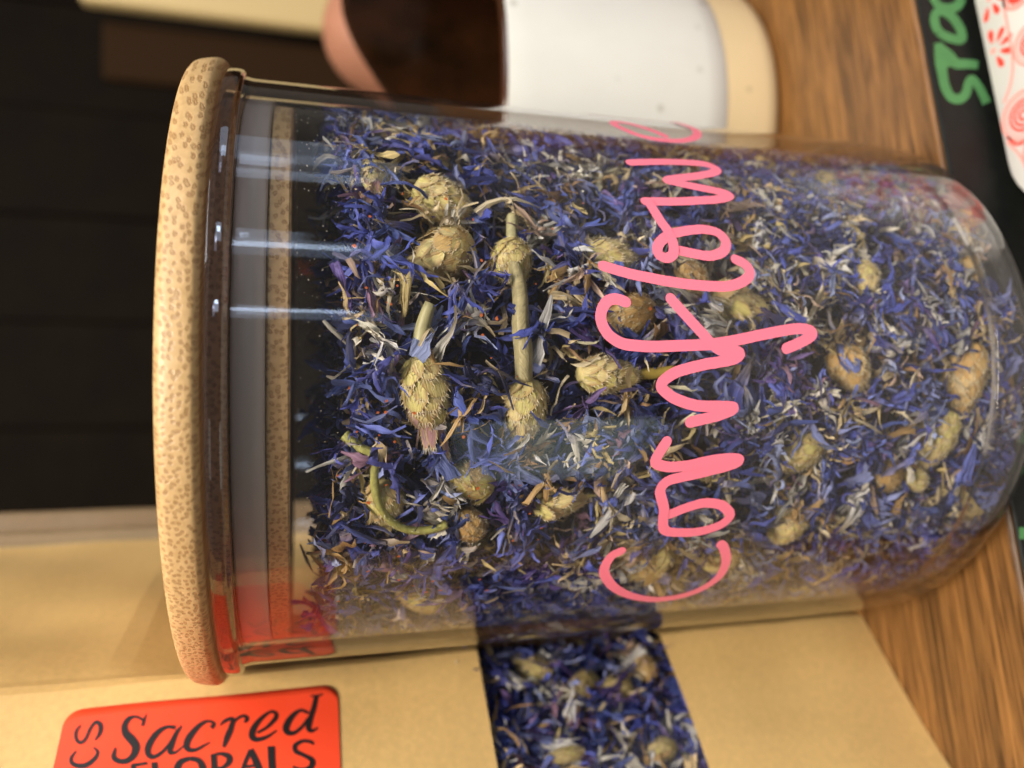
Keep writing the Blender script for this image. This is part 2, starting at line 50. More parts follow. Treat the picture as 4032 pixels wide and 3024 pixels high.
LABEL_TEXT=[[[-0.776,14.444,-0.784,14.427],[-0.794,14.45,-0.805,14.428],[-0.812,14.456,-0.825,14.429],[-0.83,14.463,-0.846,14.43],[-0.849,14.469,-0.867,14.431],[-0.867,14.474,-0.887,14.432],[-0.886,14.479,-0.907,14.434],[-0.904,14.484,-0.927,14.437],[-0.923,14.489,-0.947,14.439],[-0.942,14.493,-0.966,14.442],[-0.96,14.498,-0.986,14.444]],[[-0.867,14.444,-0.91,14.459],[-0.85,14.472,-0.892,14.487],[-0.832,14.5,-0.872,14.515],[-0.814,14.529,-0.853,14.542],[-0.798,14.559,-0.839,14.566],[-0.786,14.587,-0.831,14.587],[-0.779,14.615,-0.83,14.606],[-0.776,14.641,-0.833,14.624],[-0.776,14.667,-0.84,14.639],[-0.782,14.692,-0.85,14.651],[-0.793,14.714,-0.861,14.661],[-0.81,14.734,-0.875,14.671],[-0.832,14.752,-0.893,14.68],[-0.858,14.767,-0.914,14.688],[-0.887,14.778,-0.934,14.692],[-0.918,14.785,-0.952,14.693],[-0.95,14.787,-0.969,14.69],[-0.983,14.784,-0.986,14.685],[-1.017,14.777,-1.005,14.677],[-1.052,14.766,-1.023,14.667],[-1.087,14.749,-1.038,14.657],[-1.123,14.726,-1.052,14.645],[-1.155,14.7,-1.07,14.626],[-1.182,14.675,-1.093,14.601],[-1.205,14.655,-1.119,14.574],[-1.226,14.638,-1.148,14.549],[-1.247,14.621,-1.174,14.529],[-1.268,14.605,-1.2,14.509],[-1.285,14.592,-1.231,14.489],[-1.296,14.585,-1.266,14.472],[-1.305,14.58,-1.306,14.46],[-1.318,14.576,-1.345,14.456],[-1.337,14.574,-1.38,14.46],[-1.359,14.574,-1.412,14.467],[-1.38,14.577,-1.442,14.479],[-1.399,14.582,-1.468,14.493],[-1.415,14.59,-1.491,14.51],[-1.431,14.602,-1.511,14.531],[-1.446,14.616,-1.528,14.554],[-1.458,14.631,-1.541,14.579],[-1.465,14.646,-1.55,14.606],[-1.469,14.662,-1.553,14.636],[-1.47,14.682,-1.552,14.666],[-1.467,14.704,-1.547,14.696],[-1.463,14.724,-1.539,14.725],[-1.457,14.742,-1.528,14.752],[-1.449,14.756,-1.516,14.776],[-1.44,14.769,-1.501,14.8],[-1.431,14.778,-1.48,14.823],[-1.424,14.784,-1.454,14.844],[-1.416,14.789,-1.422,14.858],[-1.403,14.794,-1.389,14.862],[-1.379,14.798,-1.358,14.857],[-1.349,14.801,-1.329,14.85],[-1.316,14.803,-1.301,14.841],[-1.285,14.806,-1.274,14.835]],[[-1.026,13.961,-1.094,13.962],[-1.02,13.988,-1.085,13.991],[-1.013,14.016,-1.074,14.019],[-1.005,14.046,-1.065,14.045],[-1.001,14.078,-1.06,14.068],[-1.003,14.111,-1.062,14.09],[-1.01,14.144,-1.072,14.113],[-1.022,14.177,-1.087,14.137],[-1.038,14.21,-1.107,14.16],[-1.058,14.241,-1.13,14.182],[-1.083,14.269,-1.154,14.202],[-1.113,14.296,-1.182,14.22],[-1.148,14.32,-1.215,14.238],[-1.185,14.342,-1.25,14.255],[-1.222,14.361,-1.284,14.268],[-1.257,14.374,-1.313,14.278],[-1.292,14.383,-1.338,14.284],[-1.326,14.387,-1.36,14.288],[-1.359,14.386,-1.38,14.289],[-1.391,14.381,-1.397,14.289],[-1.421,14.372,-1.411,14.287],[-1.451,14.357,-1.422,14.283],[-1.478,14.338,-1.434,14.278],[-1.501,14.314,-1.445,14.271],[-1.52,14.287,-1.453,14.265],[-1.53,14.258,-1.457,14.259],[-1.531,14.23,-1.46,14.249],[-1.525,14.204,-1.459,14.233],[-1.514,14.18,-1.454,14.213],[-1.501,14.156,-1.446,14.191],[-1.485,14.133,-1.434,14.17],[-1.465,14.111,-1.419,14.149],[-1.442,14.088,-1.4,14.127],[-1.416,14.066,-1.377,14.105],[-1.388,14.044,-1.351,14.083],[-1.359,14.024,-1.325,14.063],[-1.327,14.005,-1.296,14.045],[-1.293,13.988,-1.264,14.029],[-1.258,13.972,-1.23,14.012],[-1.222,13.956,-1.194,13.996],[-1.188,13.94,-1.16,13.979]],[[-1.026,13.883,-1.048,13.857],[-1.049,13.903,-1.078,13.869],[-1.071,13.924,-1.107,13.882],[-1.095,13.945,-1.136,13.895],[-1.122,13.965,-1.165,13.906],[-1.154,13.983,-1.196,13.915],[-1.192,13.998,-1.233,13.924],[-1.235,14.012,-1.274,13.932],[-1.278,14.023,-1.317,13.94],[-1.318,14.032,-1.356,13.947],[-1.351,14.039,-1.388,13.952],[-1.377,14.043,-1.412,13.956],[-1.4,14.045,-1.43,13.959],[-1.423,14.044,-1.438,13.961],[-1.451,14.036,-1.435,13.964],[-1.48,14.015,-1.426,13.973],[-1.494,13.988,-1.426,13.977],[-1.497,13.963,-1.432,13.969],[-1.493,13.94,-1.438,13.954],[-1.486,13.918,-1.44,13.936],[-1.476,13.897,-1.438,13.918],[-1.461,13.877,-1.43,13.899],[-1.442,13.856,-1.416,13.878],[-1.422,13.836,-1.398,13.856],[-1.4,13.816,-1.379,13.833],[-1.38,13.796,-1.362,13.811]],[[-1.155,13.373,-1.097,13.439],[-1.14,13.366,-1.083,13.426],[-1.123,13.357,-1.071,13.411],[-1.104,13.347,-1.061,13.4],[-1.08,13.339,-1.058,13.394],[-1.048,13.345,-1.065,13.391],[-1.024,13.365,-1.061,13.393],[-1.007,13.388,-1.05,13.407],[-0.992,13.415,-1.038,13.426],[-0.982,13.444,-1.03,13.447],[-0.977,13.473,-1.029,13.465],[-0.977,13.501,-1.032,13.483],[-0.982,13.53,-1.04,13.503],[-0.992,13.559,-1.053,13.524],[-1.006,13.589,-1.07,13.545],[-1.025,13.619,-1.09,13.566],[-1.051,13.651,-1.118,13.589],[-1.083,13.684,-1.153,13.615],[-1.119,13.717,-1.191,13.64],[-1.155,13.746,-1.228,13.662],[-1.189,13.77,-1.26,13.68],[-1.22,13.787,-1.286,13.692],[-1.251,13.801,-1.31,13.701],[-1.282,13.809,-1.331,13.707],[-1.313,13.814,-1.35,13.711],[-1.343,13.814,-1.365,13.713],[-1.373,13.81,-1.377,13.714],[-1.403,13.799,-1.388,13.713],[-1.431,13.784,-1.397,13.712],[-1.455,13.764,-1.405,13.71],[-1.474,13.74,-1.411,13.708],[-1.487,13.713,-1.416,13.701],[-1.493,13.687,-1.422,13.687],[-1.496,13.66,-1.427,13.669],[-1.495,13.634,-1.429,13.649],[-1.491,13.608,-1.429,13.629],[-1.482,13.582,-1.425,13.608],[-1.47,13.556,-1.418,13.584],[-1.456,13.531,-1.407,13.559],[-1.442,13.507,-1.397,13.534],[-1.429,13.486,-1.387,13.51],[-1.418,13.467,-1.38,13.489],[-1.407,13.45,-1.373,13.469],[-1.396,13.434,-1.366,13.451],[-1.385,13.418,-1.36,13.432],[-1.374,13.401,-1.353,13.413]],[[-1.107,13.259,-1.085,13.279],[-1.096,13.242,-1.068,13.268],[-1.084,13.226,-1.05,13.259],[-1.074,13.211,-1.032,13.248],[-1.066,13.196,-1.014,13.234],[-1.06,13.181,-0.999,13.215],[-1.051,13.159,-0.987,13.191],[-1.04,13.134,-0.976,13.162],[-1.032,13.109,-0.967,13.13],[-1.03,13.094,-0.966,13.097],[-1.024,13.102,-0.987,13.058],[-1.023,13.107,-1.028,13.041],[-1.045,13.111,-1.066,13.039],[-1.076,13.12,-1.106,13.041],[-1.11,13.131,-1.146,13.046],[-1.142,13.14,-1.182,13.051],[-1.17,13.149,-1.216,13.058],[-1.199,13.16,-1.249,13.068],[-1.228,13.171,-1.281,13.078],[-1.26,13.182,-1.311,13.089],[-1.293,13.191,-1.339,13.1],[-1.327,13.198,-1.368,13.112],[-1.36,13.202,-1.397,13.124],[-1.394,13.206,-1.426,13.137],[-1.428,13.209,-1.455,13.15],[-1.461,13.213,-1.484,13.163]],[[-1.173,13.099,-1.147,13.128],[-1.144,13.078,-1.117,13.11],[-1.114,13.057,-1.085,13.091],[-1.085,13.036,-1.053,13.072],[-1.06,13.016,-1.024,13.052],[-1.041,12.996,-0.999,13.031],[-1.028,12.976,-0.98,13.007],[-1.018,12.955,-0.965,12.982],[-1.011,12.935,-0.955,12.957],[-1.008,12.917,-0.949,12.932],[-1.009,12.906,-0.947,12.907],[-1.013,12.9,-0.955,12.88],[-1.02,12.893,-0.971,12.856],[-1.03,12.887,-0.99,12.836],[-1.038,12.884,-1.013,12.821],[-1.037,12.883,-1.041,12.813],[-1.033,12.881,-1.07,12.818],[-1.04,12.882,-1.086,12.832],[-1.052,12.888,-1.097,12.847],[-1.067,12.897,-1.105,12.861],[-1.082,12.905,-1.114,12.873]],[[-1.326,12.66,-1.283,12.683],[-1.312,12.629,-1.266,12.653],[-1.299,12.597,-1.251,12.623],[-1.285,12.565,-1.235,12.593],[-1.269,12.533,-1.218,12.565],[-1.251,12.503,-1.199,12.54],[-1.229,12.473,-1.177,12.515],[-1.204,12.443,-1.151,12.49],[-1.178,12.416,-1.125,12.468],[-1.152,12.392,-1.1,12.448],[-1.127,12.373,-1.078,12.433],[-1.103,12.359,-1.06,12.423],[-1.077,12.349,-1.045,12.416],[-1.051,12.344,-1.033,12.412],[-1.024,12.346,-1.026,12.41],[-0.997,12.355,-1.022,12.41],[-0.974,12.373,-1.015,12.414],[-0.956,12.395,-1.004,12.423],[-0.942,12.421,-0.994,12.436],[-0.934,12.45,-0.987,12.451],[-0.934,12.481,-0.987,12.467],[-0.944,12.512,-0.995,12.487],[-0.959,12.545,-1.012,12.512],[-0.978,12.578,-1.033,12.539],[-1.001,12.611,-1.059,12.566],[-1.024,12.642,-1.084,12.59],[-1.05,12.671,-1.112,12.612],[-1.079,12.701,-1.144,12.635],[-1.11,12.73,-1.176,12.655],[-1.142,12.755,-1.208,12.672],[-1.174,12.776,-1.236,12.685],[-1.207,12.792,-1.261,12.694],[-1.241,12.803,-1.285,12.701],[-1.275,12.81,-1.308,12.705],[-1.309,12.812,-1.326,12.706],[-1.343,12.808,-1.337,12.706],[-1.376,12.797,-1.345,12.705],[-1.405,12.778,-1.353,12.703],[-1.43,12.754,-1.361,12.699],[-1.448,12.725,-1.368,12.694],[-1.459,12.693,-1.374,12.684],[-1.462,12.661,-1.379,12.668],[-1.46,12.627,-1.381,12.643],[-1.454,12.593,-1.38,12.614],[-1.444,12.558,-1.376,12.582],[-1.431,12.524,-1.37,12.551],[-1.414,12.49,-1.36,12.519],[-1.392,12.456,-1.346,12.484],[-1.367,12.423,-1.329,12.447],[-1.342,12.39,-1.311,12.409],[-1.319,12.357,-1.294,12.372]],[[-1.037,11.841,-1.08,11.859],[-1.022,11.867,-1.065,11.887],[-1.004,11.894,-1.047,11.915],[-0.985,11.924,-1.032,11.941],[-0.971,11.956,-1.024,11.963],[-0.965,11.992,-1.024,11.982],[-0.972,12.028,-1.032,12.002],[-0.986,12.064,-1.049,12.024],[-1.005,12.097,-1.071,12.047],[-1.028,12.129,-1.097,12.069],[-1.052,12.157,-1.122,12.088],[-1.081,12.184,-1.149,12.105],[-1.114,12.21,-1.18,12.122],[-1.15,12.232,-1.213,12.137],[-1.185,12.251,-1.243,12.149],[-1.219,12.264,-1.266,12.157],[-1.253,12.271,-1.283,12.16],[-1.287,12.271,-1.297,12.162],[-1.32,12.265,-1.308,12.162],[-1.351,12.253,-1.315,12.162],[-1.379,12.233,-1.319,12.162],[-1.4,12.208,-1.325,12.159],[-1.414,12.179,-1.334,12.151],[-1.422,12.149,-1.343,12.139],[-1.424,12.118,-1.348,12.124],[-1.419,12.087,-1.35,12.108],[-1.406,12.057,-1.345,12.088],[-1.388,12.028,-1.333,12.063],[-1.367,11.999,-1.316,12.036],[-1.343,11.97,-1.295,12.009],[-1.317,11.944,-1.274,11.983],[-1.288,11.919,-1.25,11.96],[-1.256,11.896,-1.222,11.938],[-1.223,11.875,-1.191,11.915],[-1.19,11.853,-1.158,11.892],[-1.158,11.832,-1.127,11.869]],[[-0.741,11.752,-0.767,11.675],[-0.783,11.762,-0.808,11.682],[-0.824,11.771,-0.85,11.69],[-0.865,11.78,-0.893,11.697],[-0.905,11.79,-0.935,11.706],[-0.943,11.8,-0.976,11.715],[-0.98,11.811,-1.017,11.726],[-1.017,11.823,-1.056,11.739],[-1.055,11.836,-1.094,11.751],[-1.092,11.849,-1.13,11.763],[-1.128,11.86,-1.165,11.772],[-1.164,11.87,-1.2,11.782],[-1.2,11.881,-1.235,11.79],[-1.236,11.891,-1.267,11.797],[-1.271,11.897,-1.294,11.802],[-1.305,11.898,-1.312,11.804],[-1.336,11.892,-1.324,11.804],[-1.365,11.88,-1.333,11.804],[-1.388,11.86,-1.338,11.805],[-1.405,11.836,-1.343,11.806],[-1.412,11.807,-1.347,11.805],[-1.407,11.78,-1.35,11.797],[-1.395,11.757,-1.347,11.779],[-1.38,11.734,-1.34,11.755],[-1.365,11.712,-1.332,11.729],[-1.351,11.691,-1.325,11.704]],[[-0.765,11.813,-0.735,11.814],[-0.768,11.792,-0.735,11.793],[-0.772,11.771,-0.734,11.772],[-0.775,11.75,-0.734,11.752],[-0.777,11.728,-0.733,11.732],[-0.777,11.706,-0.732,11.712],[-0.774,11.683,-0.73,11.692],[-0.769,11.662,-0.728,11.671],[-0.763,11.641,-0.726,11.65],[-0.756,11.62,-0.723,11.628],[-0.751,11.599,-0.721,11.607]],[[-1.578,14.554,-1.582,14.486],[-1.618,14.548,-1.622,14.476],[-1.657,14.542,-1.661,14.466],[-1.695,14.536,-1.7,14.455],[-1.735,14.53,-1.74,14.445],[-1.775,14.523,-1.78,14.436],[-1.816,14.515,-1.822,14.427],[-1.858,14.507,-1.864,14.419],[-1.9,14.498,-1.906,14.411],[-1.942,14.489,-1.948,14.403],[-1.984,14.48,-1.99,14.394]],[[-1.613,14.528,-1.561,14.542],[-1.612,14.504,-1.561,14.518],[-1.611,14.48,-1.561,14.493],[-1.61,14.456,-1.561,14.469],[-1.61,14.432,-1.561,14.445],[-1.609,14.41,-1.561,14.423],[-1.608,14.388,-1.56,14.402],[-1.607,14.368,-1.559,14.382],[-1.606,14.349,-1.558,14.363],[-1.605,14.33,-1.557,14.343],[-1.604,14.31,-1.556,14.324]],[[-1.78,14.475,-1.733,14.486],[-1.781,14.445,-1.734,14.457],[-1.781,14.416,-1.734,14.427],[-1.782,14.386,-1.735,14.397],[-1.782,14.357,-1.735,14.368],[-1.783,14.327,-1.736,14.338]],[[-1.578,14.257,-1.583,14.169],[-1.617,14.25,-1.622,14.161],[-1.655,14.243,-1.66,14.154],[-1.693,14.235,-1.698,14.147],[-1.732,14.228,-1.737,14.14],[-1.773,14.22,-1.777,14.132],[-1.816,14.211,-1.82,14.124],[-1.86,14.202,-1.864,14.115],[-1.905,14.193,-1.909,14.106],[-1.95,14.184,-1.955,14.097],[-1.995,14.175,-1.999,14.089]],[[-2.02,14.137,-1.97,14.15],[-2.02,14.102,-1.97,14.115],[-2.019,14.067,-1.969,14.08],[-2.018,14.032,-1.968,14.044],[-2.018,13.996,-1.968,14.009],[-2.017,13.961,-1.967,13.973]],[[-1.554,13.702,-1.619,13.676],[-1.557,13.732,-1.629,13.705],[-1.559,13.764,-1.638,13.735],[-1.562,13.798,-1.647,13.761],[-1.57,13.833,-1.658,13.78],[-1.589,13.864,-1.669,13.79],[-1.617,13.888,-1.685,13.798],[-1.65,13.905,-1.706,13.805],[-1.687,13.916,-1.73,13.809],[-1.727,13.92,-1.754,13.81],[-1.77,13.917,-1.776,13.808],[-1.815,13.905,-1.803,13.801],[-1.861,13.886,-1.836,13.79],[-1.905,13.861,-1.87,13.775],[-1.947,13.833,-1.9,13.759],[-1.982,13.801,-1.921,13.744],[-2.009,13.765,-1.937,13.728],[-2.028,13.727,-1.952,13.707],[-2.04,13.689,-1.965,13.683],[-2.046,13.653,-1.974,13.658],[-2.048,13.618,-1.976,13.635],[-2.044,13.584,-1.972,13.614],[-2.035,13.549,-1.962,13.591],[-2.022,13.517,-1.947,13.571],[-2.003,13.487,-1.929,13.554],[-1.979,13.461,-1.912,13.542],[-1.948,13.442,-1.892,13.535],[-1.913,13.428,-1.867,13.53],[-1.874,13.42,-1.839,13.528],[-1.834,13.416,-1.812,13.528],[-1.794,13.419,-1.788,13.53],[-1.753,13.43,-1.766,13.534],[-1.714,13.447,-1.74,13.542],[-1.676,13.469,-1.714,13.551],[-1.641,13.495,-1.691,13.563],[-1.611,13.525,-1.674,13.574],[-1.588,13.56,-1.663,13.587],[-1.575,13.595,-1.652,13.606],[-1.567,13.628,-1.641,13.632],[-1.562,13.657,-1.63,13.662],[-1.555,13.685,-1.618,13.692]],[[-1.562,13.376,-1.568,13.293],[-1.606,13.372,-1.611,13.285],[-1.649,13.368,-1.655,13.277],[-1.692,13.364,-1.698,13.27],[-1.735,13.36,-1.741,13.263],[-1.778,13.355,-1.783,13.255],[-1.821,13.349,-1.826,13.249],[-1.865,13.342,-1.869,13.242],[-1.908,13.335,-1.913,13.236],[-1.951,13.328,-1.956,13.229],[-1.994,13.321,-1.998,13.223]],[[-1.612,13.371,-1.568,13.386],[-1.609,13.341,-1.562,13.357],[-1.604,13.312,-1.556,13.328],[-1.6,13.283,-1.549,13.298],[-1.598,13.256,-1.545,13.267],[-1.602,13.232,-1.544,13.235],[-1.611,13.207,-1.548,13.202],[-1.624,13.182,-1.556,13.168],[-1.64,13.159,-1.566,13.134],[-1.655,13.141,-1.581,13.103],[-1.665,13.133,-1.601,13.074],[-1.669,13.131,-1.63,13.051],[-1.673,13.13,-1.661,13.037],[-1.679,13.129,-1.693,13.032],[-1.687,13.129,-1.723,13.035],[-1.695,13.13,-1.749,13.045],[-1.707,13.134,-1.772,13.062],[-1.723,13.144,-1.79,13.084],[-1.741,13.158,-1.805,13.109],[-1.757,13.174,-1.817,13.135],[-1.768,13.19,-1.826,13.161],[-1.775,13.206,-1.831,13.187],[-1.778,13.225,-1.832,13.213],[-1.779,13.247,-1.831,13.238],[-1.779,13.27,-1.829,13.261],[-1.78,13.294,-1.828,13.284]],[[-1.838,13.228,-1.791,13.183],[-1.865,13.204,-1.816,13.157],[-1.892,13.179,-1.841,13.13],[-1.92,13.155,-1.866,13.104],[-1.946,13.13,-1.888,13.081],[-1.968,13.106,-1.905,13.061],[-1.984,13.082,-1.919,13.046],[-1.996,13.06,-1.93,13.032],[-2.003,13.041,-1.94,13.019],[-2.009,13.025,-1.952,13.003],[-2.015,13.008,-1.964,12.987]],[[-2.012,12.886,-1.99,12.934],[-1.968,12.871,-1.944,12.922],[-1.922,12.856,-1.897,12.911],[-1.877,12.842,-1.85,12.899],[-1.833,12.827,-1.804,12.886],[-1.79,12.812,-1.759,12.873],[-1.749,12.798,-1.717,12.859],[-1.71,12.783,-1.676,12.844],[-1.671,12.768,-1.637,12.829],[-1.632,12.753,-1.598,12.813],[-1.592,12.737,-1.559,12.798]],[[-1.584,12.81,-1.553,12.726],[-1.626,12.792,-1.594,12.705],[-1.667,12.775,-1.634,12.684],[-1.708,12.758,-1.675,12.663],[-1.749,12.741,-1.716,12.643],[-1.789,12.724,-1.759,12.623],[-1.83,12.707,-1.803,12.605],[-1.872,12.69,-1.847,12.589],[-1.915,12.673,-1.891,12.574],[-1.958,12.655,-1.935,12.559],[-2.001,12.638,-1.978,12.544]],[[-1.864,12.835,-1.816,12.843],[-1.864,12.802,-1.816,12.81],[-1.864,12.768,-1.816,12.776],[-1.864,12.734,-1.816,12.742],[-1.864,12.701,-1.816,12.709],[-1.864,12.667,-1.816,12.675]],[[-1.553,12.504,-1.565,12.387],[-1.599,12.501,-1.61,12.385],[-1.644,12.498,-1.655,12.383],[-1.689,12.495,-1.7,12.381],[-1.734,12.492,-1.744,12.379],[-1.779,12.488,-1.787,12.377],[-1.822,12.484,-1.829,12.373],[-1.865,12.48,-1.87,12.369],[-1.906,12.475,-1.911,12.365],[-1.947,12.471,-1.952,12.361],[-1.988,12.467,-1.994,12.357]],[[-2.019,12.428,-1.967,12.437],[-2.018,12.386,-1.966,12.395],[-2.017,12.344,-1.965,12.352],[-2.016,12.301,-1.964,12.31],[-2.015,12.259,-1.963,12.267],[-2.014,12.216,-1.961,12.224]],[[-1.612,11.761,-1.624,11.788],[-1.603,11.763,-1.614,11.796],[-1.592,11.764,-1.603,11.802],[-1.577,11.768,-1.598,11.807],[-1.559,11.779,-1.596,11.81],[-1.544,11.798,-1.593,11.818],[-1.533,11.821,-1.586,11.835],[-1.523,11.849,-1.578,11.86],[-1.514,11.881,-1.57,11.887],[-1.508,11.914,-1.566,11.913],[-1.507,11.947,-1.566,11.935],[-1.511,11.979,-1.572,11.958],[-1.52,12.012,-1.582,11.982],[-1.532,12.043,-1.596,12.005],[-1.548,12.071,-1.609,12.023],[-1.569,12.094,-1.62,12.031],[-1.598,12.107,-1.628,12.034],[-1.628,12.111,-1.638,12.035],[-1.66,12.107,-1.651,12.033],[-1.69,12.096,-1.664,12.029],[-1.72,12.078,-1.675,12.023],[-1.744,12.051,-1.686,12.013],[-1.761,12.02,-1.701,11.992],[-1.776,11.989,-1.719,11.964],[-1.791,11.959,-1.736,11.934],[-1.807,11.933,-1.754,11.905],[-1.825,11.907,-1.771,11.877],[-1.846,11.879,-1.786,11.847],[-1.865,11.856,-1.804,11.816],[-1.881,11.842,-1.826,11.785],[-1.89,11.837,-1.856,11.76],[-1.897,11.837,-1.893,11.748],[-1.909,11.837,-1.929,11.747],[-1.923,11.84,-1.962,11.754],[-1.936,11.845,-1.991,11.769],[-1.944,11.851,-2.016,11.792],[-1.953,11.862,-2.031,11.822],[-1.962,11.883,-2.039,11.856],[-1.97,11.909,-2.043,11.892],[-1.974,11.936,-2.042,11.929],[-1.975,11.961,-2.035,11.964],[-1.972,11.984,-2.023,11.997],[-1.963,12.01,-2.004,12.027],[-1.95,12.038,-1.984,12.055],[-1.935,12.068,-1.963,12.082],[-1.922,12.098,-1.945,12.108]],[[-0.836,15.415,-0.856,15.393],[-0.853,15.427,-0.876,15.401],[-0.869,15.441,-0.896,15.411],[-0.886,15.454,-0.915,15.419],[-0.907,15.465,-0.933,15.425],[-0.931,15.472,-0.951,15.427],[-0.959,15.473,-0.971,15.425],[-0.988,15.469,-0.995,15.422],[-1.018,15.462,-1.019,15.416],[-1.047,15.453,-1.041,15.409],[-1.073,15.442,-1.058,15.401],[-1.096,15.427,-1.071,15.392],[-1.118,15.41,-1.083,15.382],[-1.136,15.39,-1.092,15.37],[-1.15,15.369,-1.098,15.361],[-1.157,15.346,-1.099,15.355],[-1.156,15.326,-1.1,15.35],[-1.149,15.309,-1.098,15.342],[-1.136,15.294,-1.092,15.332],[-1.119,15.281,-1.081,15.322],[-1.097,15.27,-1.065,15.312],[-1.067,15.259,-1.04,15.302],[-1.03,15.25,-1.005,15.293],[-0.991,15.24,-0.966,15.284],[-0.954,15.231,-0.927,15.275],[-0.925,15.221,-0.894,15.264],[-0.901,15.209,-0.867,15.252],[-0.88,15.197,-0.842,15.239],[-0.864,15.184,-0.82,15.226],[-0.854,15.173,-0.803,15.21],[-0.853,15.167,-0.793,15.188],[-0.855,15.164,-0.796,15.159],[-0.863,15.157,-0.811,15.132],[-0.875,15.147,-0.831,15.107],[-0.889,15.138,-0.856,15.086],[-0.9,15.132,-0.885,15.069],[-0.913,15.128,-0.916,15.06],[-0.932,15.125,-0.947,15.056],[-0.955,15.122,-0.977,15.056],[-0.979,15.121,-1.005,15.059],[-1.001,15.122,-1.032,15.065],[-1.021,15.125,-1.055,15.075],[-1.041,15.13,-1.075,15.088],[-1.063,15.137,-1.092,15.102],[-1.085,15.145,-1.109,15.117],[-1.107,15.153,-1.126,15.131]],[[-1.243,15.402,-1.262,15.381],[-1.259,15.415,-1.282,15.389],[-1.275,15.43,-1.303,15.399],[-1.292,15.444,-1.322,15.408],[-1.31,15.456,-1.339,15.414],[-1.33,15.464,-1.355,15.416],[-1.352,15.467,-1.369,15.415],[-1.375,15.466,-1.383,15.412],[-1.399,15.46,-1.395,15.408],[-1.424,15.45,-1.404,15.403],[-1.448,15.434,-1.412,15.397],[-1.468,15.413,-1.42,15.387],[-1.486,15.389,-1.43,15.371],[-1.502,15.363,-1.439,15.352],[-1.514,15.336,-1.448,15.333],[-1.524,15.31,-1.453,15.314],[-1.53,15.284,-1.457,15.295],[-1.535,15.257,-1.459,15.274],[-1.536,15.229,-1.459,15.254],[-1.533,15.202,-1.456,15.235],[-1.526,15.175,-1.451,15.217],[-1.513,15.15,-1.443,15.197],[-1.495,15.126,-1.43,15.176],[-1.474,15.103,-1.414,15.154],[-1.452,15.084,-1.398,15.135],[-1.431,15.068,-1.382,15.121],[-1.409,15.057,-1.368,15.11],[-1.387,15.049,-1.353,15.101],[-1.363,15.045,-1.338,15.096],[-1.339,15.045,-1.325,15.093],[-1.313,15.05,-1.314,15.093],[-1.288,15.063,-1.304,15.096],[-1.268,15.081,-1.291,15.104],[-1.251,15.1,-1.274,15.118],[-1.237,15.118,-1.256,15.134],[-1.222,15.134,-1.238,15.149]],[[-1.63,15.417,-1.579,15.429],[-1.634,15.387,-1.579,15.4],[-1.639,15.358,-1.579,15.372],[-1.644,15.328,-1.579,15.344],[-1.647,15.295,-1.578,15.313],[-1.65,15.259,-1.578,15.279],[-1.651,15.217,-1.578,15.238],[-1.651,15.171,-1.577,15.193],[-1.65,15.124,-1.577,15.146],[-1.649,15.075,-1.577,15.097],[-1.649,15.028,-1.576,15.049]]]
